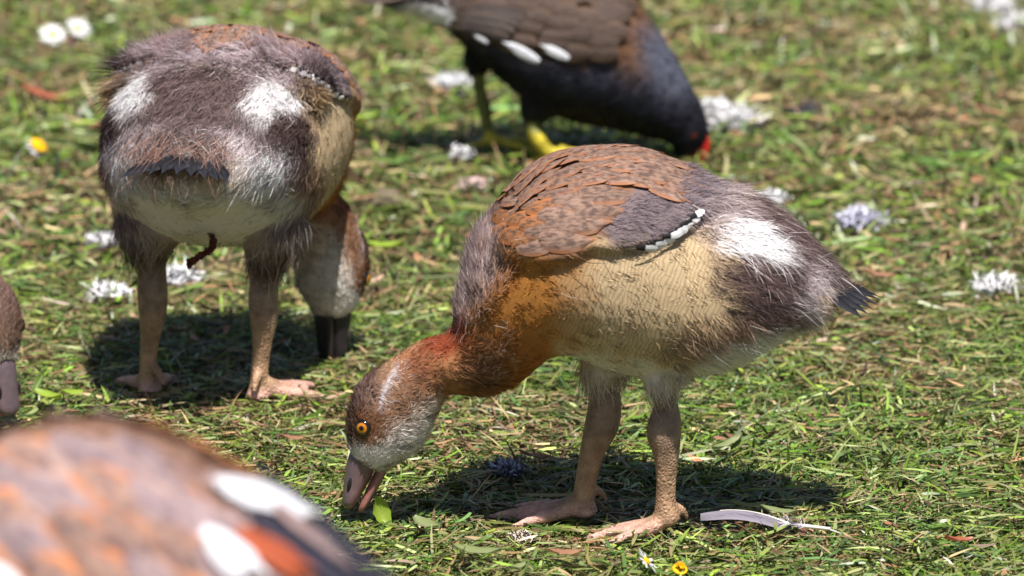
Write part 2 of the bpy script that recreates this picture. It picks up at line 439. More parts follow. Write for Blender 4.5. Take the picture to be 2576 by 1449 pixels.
def fur(name, s, L, lift, width, paint, parent, flow_b=0.2, clump=900, jit=0.25, colj=0.12, mat=None, tip=1.12, droop=0.5, nmix=0.75, k=3):
    n = len(s.P)
    # clumps: nearby strands share a lean and a tone, like small feathers
    ci = rng.choice(n, min(clump, n), replace=False)
    kd = KDTree(len(ci))
    for j, i in enumerate(ci): kd.insert(Vector(s.P[i]), j)
    kd.balance()
    own = np.array([kd.find(Vector(p))[1] for p in s.P])
    ctone = 1+rng.normal(0, colj*0.8, len(ci)); cang = rng.normal(0, 0.22, len(ci)); clen = 1+rng.normal(0, 0.12, len(ci))
    fl = s.ts + s.tt*(flow_b if np.isscalar(flow_b) else flow_b[:, None])
    fl = fl - s.N*(fl*s.N).sum(1, keepdims=True); fl = nrm(fl)
    B = nrm(np.cross(s.N, fl))
    a = cang[own]+rng.normal(0, jit, n)
    fl = fl*np.cos(a)[:, None]+B*np.sin(a)[:, None]
    toc = s.P[ci][own]-s.P                            # lean the tips together
    L = L*clen[own]*np.clip(1+rng.normal(0, 0.22, n), 0.45, 1.8)
    l = np.clip(lift+rng.normal(0, 0.12, n), 0.03, 1.5)
    t = np.array([0, 0.5, 1.0]) if k == 3 else np.array([0, 0.35, 0.7, 1.0])
    P = s.P[:, None]-s.N[:, None]*0.0008 + L[:, None, None]*(fl[:, None]*(np.cos(l)[:, None]*t[None])[..., None]
        + s.N[:, None]*(np.sin(l)[:, None]*(t-droop*0.5*t*t)[None])[..., None])
    P += toc[:, None]*(t**2*0.35)[None, :, None]
    P += rng.normal(0, 1, (n, 1, 3))*(L[:, None, None]*0.06)*(t**2)[None, :, None]
    P[:, :, 2] -= (L*0.08)[:, None]*(t**2)[None]
    d = nrm(P[:, -1]-P[:, 0]); wd = nrm(np.cross(d, s.N)); w2 = np.cross(wd, d)
    ph = rng.uniform(-1.2, 1.2, n); wd = wd*np.cos(ph)[:, None]+w2*np.sin(ph)[:, None]
    wid = width*np.ones(n) if np.isscalar(width) else width
    W = wid[:, None]*(np.array([1.0, 0.8, 0]) if k == 3 else np.array([1.0, 0.95, 0.7, 0]))[None]
    jc = rng.normal(0, 11, s.can.shape)
    col = paint(s.can+jc, s.fr, s.sg, s.thigh, np.zeros(n), s.P)
    tone = (ctone[own]*(1+rng.normal(0, colj, n)))[:, None]
    c = col.copy(); c[:, :3] = np.clip(c[:, :3]*tone, 0.003, 0.95)
    c2 = c.copy(); c2[:, :3] = np.clip(c2[:, :3]*tip, 0, 0.96)
    nn = nrm(s.N*nmix+(1-nmix)*rng.normal(0, 0.7, (n, 3)))
    V, q, tr, C, NN = ribbons(P, wd, W, c, nn, c2)
    me = mk_mesh(name, V, q, tr, C, NN)
    o = link(name, me, mat or M['fur'], parent); o['kind'] = 'stuff'
    return o

def feather_mesh(name, wr=0.4, camber=0.10, bend=0.10, nl=6, nw=4, point=0.6, side=0.0, blunt=False):
    """unit feather, shaft along +X (0..1), across Y, up Z"""
    V = []; UV = []
    for i in range(nl+1):
        t = i/nl
        wv = wr*0.5*(math.sin(math.pi*min(1, (t*0.93+0.05))**0.9)**0.55)
        wv *= (1-0.12*t)
        if i == nl: wv *= point*0.5
        if blunt: wv = wr*0.5*(0.55+0.45*min(1, t*1.6))*(0.72 if i == nl else 1.0)
        for j in range(nw+1):
            v = -1+2*j/nw
            V.append((t-(0.10*abs(v)**2*(t > 0.7)), v*wv+side*t*t, camber*(1-v*v)*wr*math.sin(math.pi*min(t+0.15, 1))**0.5 - bend*t*t))
            UV.append((t, (v+1)/2))
    q = [(i*(nw+1)+j, (i+1)*(nw+1)+j, (i+1)*(nw+1)+j+1, i*(nw+1)+j+1) for i in range(nl) for j in range(nw)]
    return mk_mesh(name, np.array(V), q, None, None, None, True, np.array(UV))
def place(o, p, x, n, size, tilt=0.0, ysc=1.0):
    x = Vector(x); n = Vector(n)
    x = (x-n*x.dot(n)).normalized(); y = n.cross(x).normalized()
    if tilt:
        x2 = x*math.cos(tilt)+n*math.sin(tilt); n = (n*math.cos(tilt)-x*math.sin(tilt)); x = x2
    m = Matrix((x*size, y*size*ysc, n*size)).transposed().to_4x4(); m.translation = Vector(p)
    o.matrix_local = m

# ================================================================== GROUND
def make_ground():
    m, n, out = new_mat('soil_and_turf'); L = n.links.new
    tc = N_(n, 'ShaderNodeTexCoord')
    n1 = N_(n, 'ShaderNodeTexNoise'); n1.inputs['Scale'].default_value = 9; n1.inputs['Detail'].default_value = 8
    n2 = N_(n, 'ShaderNodeTexNoise'); n2.inputs['Scale'].default_value = 160; n2.inputs['Detail'].default_value = 6
    for x in (n1, n2): L(tc.outputs['Object'], x.inputs['Vector'])
    r1 = N_(n, 'ShaderNodeValToRGB'); r1.color_ramp.elements[0].position = 0.35; r1.color_ramp.elements[1].position = 0.68
    r1.color_ramp.elements[0].color = (*lin((34, 29, 18)), 1); r1.color_ramp.elements[1].color = (*lin((52, 58, 26)), 1)
    L(n1.outputs['Fac'], r1.inputs[0])
    mx = N_(n, 'ShaderNodeMix', data_type='RGBA'); mr = N_(n, 'ShaderNodeMapRange'); mr.inputs['From Min'].default_value = 0.45; mr.inputs['From Max'].default_value = 0.7
    L(n2.outputs['Fac'], mr.inputs['Value']); L(mr.outputs[0], mx.inputs['Factor']); L(r1.outputs[0], mx.inputs['A']); mx.inputs['B'].default_value = (*lin((72, 58, 40)), 1)
    p = N_(n, 'ShaderNodeBsdfPrincipled'); p.inputs['Roughness'].default_value = 0.95; L(mx.outputs['Result'], p.inputs['Base Color'])
    b = N_(n, 'ShaderNodeBump'); b.inputs['Strength'].default_value = 0.8; b.inputs['Distance'].default_value = 0.004; L(n2.outputs['Fac'], b.inputs['Height']); L(b.outputs[0], p.inputs['Normal'])
    L(p.outputs[0], out.inputs[0])
    S = 600.0
    me = mk_mesh('ground', np.array([(-S, -S, 0), (S, -S, 0), (S, S, 0), (-S, S, 0)]), [(0, 1, 2, 3)])
    o = link('ground', me, m); o.location.z = GZ; o['kind'] = 'structure'
make_ground()

GREENS = np.array([lin(c) for c in [(80, 110, 32), (102, 136, 42), (130, 158, 62), (88, 118, 52), (142, 160, 88), (62, 92, 34), (114, 132, 62), (130, 148, 54), (156, 168, 112), (94, 126, 68)]])
STRAWS = np.array([lin(c) for c in [(162, 140, 100), (138, 112, 78), (190, 168, 124), (112, 86, 62), (148, 122, 94), (98, 78, 60), (168, 130, 96), (152, 144, 106)]])
def make_grass(name, n, region, fl, lenr, wr, zr, green_p, upright=0.25):
    """fl: share lying flat; region(n)->xy"""
    xy = region(n)
    n = len(xy)
    pat = vnoise(xy*7.0, 3)*0.6+vnoise(xy*19.0, 5)*0.4
    g = rng.random(n) < np.clip(green_p+(pat-0.5)*0.9, 0.15, 0.95)
    Lh = rng.uniform(lenr[0], lenr[1], n)*np.where(rng.random(n) < 0.12, 1.6, 1.0)
    az = rng.normal(0.35, 1.0, n)*1.0+np.where(rng.random(n) < 0.5, 0, math.pi)+(vnoise(xy*5, 9)-0.5)*2.4
    flat = rng.random(n) < fl
    el = np.where(flat, rng.normal(0.05, 0.13, n), rng.uniform(0.25, 1.15, n))
    z0 = np.where(flat, rng.uniform(zr[0], zr[1], n), 0.0)
    mound = 0.6*vnoise(xy*28.0, 11)+0.4*vnoise(xy*80.0, 12)
    z0 = z0*(0.45+0.9*mound)
    curve = np.where(flat, rng.normal(0.10, 0.25, n), rng.uniform(0.2, 0.9, n))
    t = np.array([0, 0.35, 0.7, 1.0])
    h = np.stack([np.cos(az), np.sin(az)], 1)
    side = np.stack([-h[:, 1], h[:, 0]], 1)
    bend = rng.normal(0, 0.22, n)
    P = np.zeros((n, 4, 3))
    P[:, :, :2] = xy[:, None] + h[:, None]*(Lh*np.cos(el))[:, None, None]*(t-flat[:, None]*0.5)[..., None] + side[:, None]*(Lh*bend)[:, None, None]*(t**2)[None, :, None]
    P[:, :, 2] = z0[:, None]+(Lh*np.sin(el))[:, None]*(t-flat[:, None]*0.5)*1.0 - (Lh*curve*0.5)[:, None]*np.where(flat[:, None], (t-0.5)**2*0.8, t**2)
    P[:, :, 2] = np.maximum(P[:, :, 2], 0.0012+0.002*rng.random((n, 1)))
    d = nrm(P[:, 3]-P[:, 0]); up = nrm(np.array([0, 0, 1.0])+rng.normal(0, 0.38, (n, 3)))
    wd = nrm(np.cross(d, up))
    wid = rng.uniform(wr[0], wr[1], n)*np.where(g, 1.0, 0.85)
    W = wid[:, None]*np.array([0.75, 1.0, 0.8, 0])[None]
    cg = GREENS[rng.integers(0, len(GREENS), n)]; cs = STRAWS[rng.integers(0, len(STRAWS), n)]
    c = np.where(g[:, None], cg, cs)*np.exp(rng.normal(-0.17, 0.38, n))[:, None]
    mixs = np.where(rng.random(n) < 0.2, rng.random(n)*0.6, 0)[:, None]
    c = np.clip(c*(1-mixs)+cs*mixs, 0.01, 0.8)
    dry = np.where(rng.random(n) < 0.3, 0.5, 0.0)[:, None]
    c2 = c*(1-dry)+cs*dry
    V, q, tr, C, _ = ribbons(P, wd, W, c, None, c2)
    o = link(name, mk_mesh(name, V, q, tr, C), M['grass']); o.location.z = GZ; o['kind'] = 'stuff'
    return o
def reg_view(y0, y1, margin, keep=None):
    def f(n):
        y = rng.uniform(y0, y1, n); hw = 0.365*(DIST+y)/DIST+margin
        x = rng.uniform(-1, 1, n)*hw.max(); k = np.abs(x) < hw
        xy = np.stack([x[k], y[k]], 1); return xy
    return f
tag(make_grass('grass_clippings', 115000, reg_view(-0.34, 0.75, 0.10), 0.78, (0.008, 0.030), (0.0010, 0.0029), (0.001, 0.018), 0.67), 'short mown green grass mixed with straw coloured clippings underfoot', 'grass')
tag(make_grass('grass_tufts', 30000, reg_view(-0.34, 0.75, 0.10), 0.0, (0.012, 0.030), (0.0010, 0.0024), (0, 0), 0.92), 'fresh upright green blades growing through the clippings', 'grass')
tag(make_grass('far_grass', 100000, reg_view(0.75, 2.7, 0.3), 0.55, (0.012, 0.036), (0.0016, 0.0042), (0.002, 0.018), 0.66), 'sunlit lawn stretching away behind the dark bird', 'grass')
tag(make_grass('side_grass', 50000, lambda n: (lambda xy: xy[(np.abs(xy[:, 0]) > 0.365*(DIST+xy[:, 1])/DIST+0.08)])(np.stack([rng.uniform(-1.2, 1.2, n), rng.uniform(-1.9, 2.7, n)], 1)), 0.6, (0.015, 0.045), (0.002, 0.0046), (0.002, 0.014), 0.60), 'lawn to either side of the birds', 'grass')

# ================================================================== GOSLINGS
OX = at_y(1600, 1330, 0.0)[0]
def loc2(px, py, Y=0.0):
    p = at_y(px, py, Y); return np.array([p[0]-OX, Y, p[2]])
PXM = (at_y(1601, 700, 0)-at_y(1600, 700, 0))[0]
def px_of(V):
    """side-view picture coordinates of local points (bird's own middle plane)"""
    x = V[:, 0]+OX; z = V[:, 2]
    d = np.stack([x, -np.abs(V[:, 1]), z], 1)-CAM
    dep = d@FWD
    return np.stack([PW/2+FP*(d@RGT)/dep, PH/2-FP*(d@UPV)/dep], 1)

STN = [  # dorsal px, ventral px, half width mm   (tail -> bill)
 (2112,700, 2098,752, 11),(2085,665, 2062,788, 24),(2035,612, 2020,828, 42),(1960,545, 1940,865, 57),(1880,498, 1850,915, 67),(1780,468, 1745,938, 75),
 (1680,415, 1640,938, 79),(1560,388, 1540,925, 80),(1440,400, 1450,886, 78),(1340,440, 1390,888, 73),(1258,520, 1350,918, 65),
 (1200,620, 1315,950, 55),(1166,740, 1262,975, 43),(1130,838, 1200,988, 31),(1065,858, 1130,990, 24),(1006,892, 1092,1045, 22.5),
 (955,926, 1070,1090, 23),(912,966, 1045,1128, 23.5),(886,1022, 1015,1153, 22),(876,1085, 980,1176, 17.5),(882,1132, 958,1184, 12.5)]
NT = 11      # stations 0..NT-1 are the trunk, shared by every gosling
def main_rows():
    rows = []
    for dx, dy, vx, vy, hw in STN:
        D, Vv = loc2(dx, dy), loc2(vx, vy); c = (D+Vv)/2; u = nrm(D-Vv)
        rows.append(np.concatenate([c, u, [0, -1, 0], [np.linalg.norm(D-Vv)/2, hw/1000], [dx, dy], [vx, vy]]))
    return np.array(rows)
MROWS = main_rows()
# frame of the head in the side-view pose
H0 = MROWS[17][:3]; HF = nrm(MROWS[19][:3]-MROWS[16][:3]); HR = np.array([0, -1.0, 0]); HU = nrm(np.cross(HR, HF))
if HU @ MROWS[17][3:6] < 0: HU = -HU
def head_tf(p0, fwd, up):
    """rigid map from the side-view head to another head pose"""
    f = nrm(np.asarray(fwd, float)); u = np.asarray(up, float); u = nrm(u-f*(u@f)); r = np.cross(f, u)
    r0 = np.cross(HF, HU)
    Rm = np.outer(f, HF)+np.outer(u, HU)+np.outer(r, r0)
    return Rm, np.asarray(p0, float)-Rm@H0

PAINT = [  # cx cy rx ry deg  rgb  soft  verm
 (1290,810,130,300,22, (190,128,62), .6, .6),
 (1265,930,140,90,-25, (168,108,56), .5, .35),
 (1205,925,70,70,0, (164,112,70), .5, 0),
 (1800,850,140,50,-18, (160,130,110), .5, .1),
 (1960,700,170,140,14, (104,84,81), .2, 0),
 (1970,560,160,90,38, (116,97,95), .3, 0),
 (1880,915,190,52,-19, (232,226,220), .3, 0),
 (2030,735,42,75,10, (216,202,204), .5, 0),
 (2068,755,42,24,0, (238,198,150), .4, 0),
 (2090,690,50,28,35, (86,70,68), .5, 0),
 (1180,640,92,300,26, (196,175,172), .25, 0),
 (1310,450,140,80,-40, (160,132,122), .35, 0),
 (1475,500,255,122,-24, (146,108,84), .16, 0),
 (1650,540,150,74,-27, (122,108,112), .2, 0),
 (1745,480,70,62,30, (136,122,128), .4, 0),
 (1800,530,60,80,30, (168,152,152), .4, 0),
 (1075,945,120,105,0, (172,116,78), .35, 0),
 (1120,862,70,36,-15, (140,68,42), .4, 0),
 (1020,940,70,40,-35, (140,88,62), .5, 0),
 (1150,965,60,50,0, (160,114,78), .5, 0),
 (1205,940,36,50,0, (136,98,72), .6, 0),
 (955,1035,118,128,0, (148,112,88), .25, 0),
 (905,990,34,90,20, (122,98,90), .5, 0),
 (985,950,8,42,22, (206,194,194), .5, 0),
 (960,1005,6,44,8, (198,186,188), .5, 0),
 (1050,1075,32,75,35, (226,212,198), .6, 0),
 (1010,1130,74,46,-42, (238,228,220), .5, 0),
 (928,1152,76,31,14, (242,232,226), .4, 0),
 (915,1078,40,36,0, (126,84,56), .5, 0),
 (878,1080,14,50,0, (130,108,96), .5, 0),
]
_pt = [(a, b, c, d, math.cos(R(e)), math.sin(R(e)), lin(f), g, h) for a, b, c, d, e, f, g, h in PAINT]
WHITE_B = lin((226, 220, 214))
EXTRA = []          # more plumage patches for one bird
ZW = [lambda V: V[:, 2]]
THC0 = ((206, 184, 150), (214, 202, 200), (150, 130, 120)); THC = [THC0]
def paint_gosling(can, fr, sg, thigh, skin, V):
    n = len(can); x, y = can[:, 0], can[:, 1]
    C = np.zeros((n, 4)); C[:, :3] = lin((212, 186, 148)); C[:, 3] = 1
    def over(a, rgb, vm):
        C[:, :3] = C[:, :3]*(1-a[:, None])+rgb*a[:, None]; C[:, 3] = C[:, 3]*(1-a)+vm*a
    wob = (vnoise(can/38.0, 21)-0.5)*0.35
    bel = sstep(0.80, 0.93, fr+wob*0.25)*sstep(1340, 1440, x)
    over(bel, WHITE_B, 0)
    for cx, cy, rx, ry, co, si, rgb, so, vm in _pt+EXTRA:
        dx, dy = x-cx, y-cy
        r = np.sqrt(((dx*co+dy*si)/rx)**2+((-dx*si+dy*co)/ry)**2)+wob
        over(sstep(1+so, 1-so, r), rgb, vm)
    # white patch on either side of the rump, clear of the spine
    pa = sstep(0.045, 0.08, fr+wob*0.05)*sstep(0.25, 0.20, fr+wob*0.06)*sstep(1775, 1815, x+wob*60)*sstep(2000, 1940, x+wob*60)
    over(pa, lin((250, 244, 246)), 0)
    dx, dy = x-1850, y-908; r = np.sqrt(((dx*.951-dy*.309)/190)**2+((dx*.309+dy*.951)/60)**2)+wob*.6
    over(sstep(1.2, .8, r), lin((236, 230, 224)), 0)
    # rear underside stays white below the brown flank
    over(sstep(0.84, 0.93, fr+wob*0.25)*sstep(1500, 1700, x)*sstep(2080, 2030, x), WHITE_B, 0)
    th = thigh > 0.5
    k = sstep(880, 950, y)[:, None]
    ta, tb_, tc_ = THC[0]
    tcol = (lin(ta)*(1-k)+lin(tb_)*k)*(1-sstep(960, 1020, y))[:, None]+lin(tc_)*sstep(960, 1020, y)[:, None]
    tin = vnoise(can/25.0, 31)[:, None]
    tcol = tcol*(0.75+0.5*tin)
    C[th, :3] = tcol[th]; C[th, 3] = 0
    sk = skin > 0.5
    if sk.any():
        z = ZW[0](V)
        k1 = sstep(0.03, 0.10, z)[:, None]; k0 = sstep(0.020, 0.008, z)[:, None]
        sc_ = lin((166, 132, 104))*(1-k1)+lin((132, 110, 98))*k1
        sc_ = sc_*(1-k0)+lin((206, 160, 146))*k0
        C[sk, :3] = sc_[sk]; C[sk, 3] = 0
    return C
# wing pad relief: the folded wing stands proud of the flank
WA, WB_, WC, WD = map(np.array, ([1335., 452.], [1258., 636.], [1690., 410.], [1500., 602.]))
def wing_xy(u, v): return WA*(1-u)*(1-v)+WB_*(1-u)*v+WC*u*(1-v)+WD*u*v
def wing_relief(can, fr):
    x, y = can[:, 0], can[:, 1]
    def ell(cx, cy, rx, ry, deg, so):
        c, s = math.cos(R(deg)), math.sin(R(deg)); dx, dy = x-cx, y-cy
        return sstep(1+so, 1-so, np.sqrt(((dx*c+dy*s)/rx)**2+((-dx*s+dy*c)/ry)**2))
    a = np.maximum(ell(1440, 520, 215, 122, -28, .12), ell(1600, 530, 185, 92, -18, .12))
    return 0.0075*a*sstep(0.03, 0.16, fr)
def fur_len(s):
    x, y = s.can[:, 0], s.can[:, 1]
    n = len(x)
    L = np.full(n, 0.0062); lift = np.full(n, 0.09); wd = np.full(n, 0.0007); fb = np.full(n, 0.25)
    def reg(cx, cy, rx, ry, deg, so, l, li, w, f=None):
        c, si = math.cos(R(deg)), math.sin(R(deg)); dx, dy = x-cx, y-cy
        a = sstep(1+so, 1-so, np.sqrt(((dx*c+dy*si)/rx)**2+((-dx*si+dy*c)/ry)**2))
        for arr, v in ((L, l), (lift, li), (wd, w), (fb, f)):
            if v is not None: arr[:] = arr*(1-a)+v*a
    reg(1185, 640, 110, 300, 26, .25, .016, .6, .00042, .1)      # mantle down
    reg(1310, 450, 140, 80, -40, .3, .010, .4, .00045, .0)
    reg(1475, 500, 255, 122, -24, .2, .005, .12, .0006, -.1)
    reg(1650, 540, 150, 74, -27, .25, .010, .25, .0005, -.25)
    reg(1745, 475, 75, 66, 30, .4, .016, .7, .00042, -.2)
    reg(1800, 530, 60, 80, 30, .4, .018, .5, .00042, -.2)
    reg(1960, 700, 170, 140, 14, .25, .010, .55, .00045, .3)
    reg(1970, 560, 160, 90, 38, .25, .012, .55, .00045, .2)
    reg(1885, 575, 112, 66, 26, .3, .013, .36, .0005, .2)
    reg(2045, 745, 60, 75, 15, .4, .016, .45, .00045, .3)
    reg(1800, 860, 160, 70, -18, .4, .013, .3, .0005, .8)
    reg(1080, 930, 130, 120, 0, .35, .0058, .25, .0005, .1)
    reg(1215, 930, 75, 75, 0, .4, .011, .25, .0005, .2)
    reg(955, 1035, 125, 130, 0, .2, .0052, .26, .00055, .2)
    reg(885, 1010, 40, 110, 15, .4, .0070, .7, .00045, .1)
    reg(1040, 1090, 40, 80, 35, .4, .0070, .5, .0005, .5)
    reg(925, 1160, 75, 40, 12, .3, .0042, .32, .0006, .1)
    th = s.thigh > 0.5
    L[th] = 0.015; lift[th] = 0.16; wd[th] = 0.0005
    bel = (s.fr > 0.86) & (x > 1400) & ~th
    L[bel] = 0.007; lift[bel] = 0.12
    return L, lift, wd, fb

def foot(A, head, spread=(-30, 0, 30), lens=(0.050, 0.060, 0.047), r=0.0048, hind=True, z0=0.0070):
    """A: bottom of the shank (local), head: heading angle of the middle toe; returns toe tubes and webs"""
    parts = []; ends = []; mids = []
    for sp, l in zip(spread, lens):
        a = head+R(sp); d = np.array([math.cos(a), math.sin(a), 0])
        b = np.array([A[0], A[1], A[2]])
        k = np.array([A[0], A[1], 0])+d*l*0.30+[0, 0, z0+0.004]; mdl = np.array([A[0], A[1], 0])+d*l*0.65+[0, 0, z0+0.001]; e = np.array([A[0], A[1], 0])+d*l+[0, 0, z0-0.003]
        parts.append(tube([b, k, mdl, e], [r*1.5, r*1.25, r*1.0, r*0.62], 10, 16))
        claw = e+d*0.006-np.array([0, 0, 0.002])
        parts.append(tube([e-d*0.003, e+d*0.003, claw], [r*0.6, r*0.45, r*0.15], 8, 8))
        ends.append(e); mids.append(mdl)
    for i in range(2):
        b = np.array([A[0], A[1], z0+0.001])
        c = (ends[i]+ends[i+1])/2*0.80+b*0.20
        parts.append(slab([b, mids[i], ends[i]*0.93+b*0.07, c, ends[i+1]*0.93+b*0.07, mids[i+1]], 0.0036))
    if hind:
        d = -np.array([math.cos(head+0.5), math.sin(head+0.5), 0])
        p = A+np.array([0, 0, 0.010])
        parts.append(tube([p, p+d*0.012+[0, 0, -0.006], p+d*0.018+[0, 0, -0.014]], [r*0.9, r*0.75, r*0.35], 8, 10))
    return parts

BILL_UP = [  # dorsal px, edge px, half width mm (base -> tip)
 (884,1130, 952,1170, 11.5),(876,1150, 942,1185, 11.2),(869,1185, 930,1208, 10.4),(865,1215, 916,1232, 9.8),(862,1242, 904,1252, 9.6),(861,1262, 896,1266, 8.2),(866,1276, 890,1275, 4.5)]
BILL_LO = [
 (952,1168, 974,1184, 9.5),(941,1190, 964,1204, 9.0),(926,1220, 949,1232, 8.2),(914,1248, 936,1256, 7.6),(905,1270, 925,1274, 6.4),(902,1283, 916,1284, 3.6)]
def bill_mesh(name, rows, tf, rgb1, rgb2, expo=2.0, flatv=False):
    rr = []
    for dx, dy, vx, vy, hw in rows:
        D, Vv = loc2(dx, dy), loc2(vx, vy)
        rr.append(np.concatenate([(D+Vv)/2, nrm(D-Vv), [0, -1, 0], [np.linalg.norm(D-Vv)/2, hw/1000], [dx, dy], [vx, vy]]))
    l = loft(rr, 34, 28, expo)
    V = l.V.copy(); rel = (1-l.fr)
    col = lin(rgb1)[None]*rel[:, None]+lin(rgb2)[None]*(1-rel[:, None])
    Rm, t = tf
    V = V@Rm.T+t
    q = [f for f in l.F if len(f) == 4]; tr = [f for f in l.F if len(f) == 3]
    me = mk_mesh(name, V, q, tr, col)
    bm = bmesh.new(); bm.from_mesh(me); bmesh.ops.recalc_face_normals(bm, faces=bm.faces); bm.to_mesh(me); bm.free()
    return me

def eye_mat(name, iris, pupil=0.30, ring=0.72):
    m, n, out = new_mat(name); L = n.links.new
    tc = N_(n, 'ShaderNodeTexCoord'); sx = N_(n, 'ShaderNodeSeparateXYZ'); L(tc.outputs['Object'], sx.inputs[0])
    a = N_(n, 'ShaderNodeMath', operation='POWER'); L(sx.outputs['X'], a.inputs[0]); a.inputs[1].default_value = 2
    b = N_(n, 'ShaderNodeMath', operation='POWER'); L(sx.outputs['Y'], b.inputs[0]); b.inputs[1].default_value = 2
    ad = N_(n, 'ShaderNodeMath', operation='ADD'); L(a.outputs[0], ad.inputs[0]); L(b.outputs[0], ad.inputs[1])
    sq = N_(n, 'ShaderNodeMath', operation='SQRT'); L(ad.outputs[0], sq.inputs[0])
    r = N_(n, 'ShaderNodeValToRGB'); e = r.color_ramp.elements
    r.color_ramp.interpolation = 'LINEAR'
    e[0].position = pupil-0.03; e[0].color = (0.004, 0.004, 0.004, 1); e[1].position = pupil+0.03; e[1].color = (*lin(np.array(iris)*0.75), 1)
    x = e.new((pupil+ring)/2); x.color = (*lin(iris), 1)
    x = e.new(ring-0.03); x.color = (*lin(np.array(iris)*0.85), 1); x = e.new(ring+0.03); x.color = (0.006, 0.005, 0.005, 1)
    L(sq.outputs[0], r.inputs[0])
    p = N_(n, 'ShaderNodeBsdfPrincipled'); L(r.outputs[0], p.inputs['Base Color']); p.inputs['Roughness'].default_value = 0.12
    p.inputs['Specular IOR Level'].default_value = 0.5; p.inputs['Coat Weight'].default_value = 0.6; p.inputs['Coat Roughness'].default_value = 0.03
    L(p.outputs[0], out.inputs[0]); return m
M['eye'] = eye_mat('amber_eye', (206, 124, 24), 0.28, 0.62)
M['eye_red'] = eye_mat('red_eye', (120, 20, 14))
def eye_mesh(name):
    bm = bmesh.new(); bmesh.ops.create_uvsphere(bm, u_segments=20, v_segments=12, radius=1.0)
    for v in bm.verts: v.co.z *= 0.72
    me = bpy.data.meshes.new(name); bm.to_mesh(me); bm.free()
    me.polygons.foreach_set('use_smooth', np.ones(len(me.polygons), bool)); return me
EYE = eye_mesh('eye'); EYE.materials.append(M['eye'])
EYE2 = EYE.copy(); EYE2.materials.clear(); EYE2.materials.append(M['eye_red'])
FM = [feather_mesh('covert_feather', 0.46, 0.16, 0.10), feather_mesh('covert_feather', 0.42, 0.14, 0.06, side=0.04), feather_mesh('covert_feather', 0.5, 0.18, 0.12, side=-0.04)]
FS = [m_.copy() for m_ in FM]
for m_ in FM: m_.materials.append(M['covert'])
for m_ in FS: m_.materials.append(M['covert_small'])
FSEC = feather_mesh('flight_feather', 0.30, 0.12, 0.04, blunt=True); FSEC.materials.append(M['secondary'])
FT = feather_mesh('tail_feather', 0.34, 0.15, 0.05, point=0.9); FT.materials.append(M['tail'])

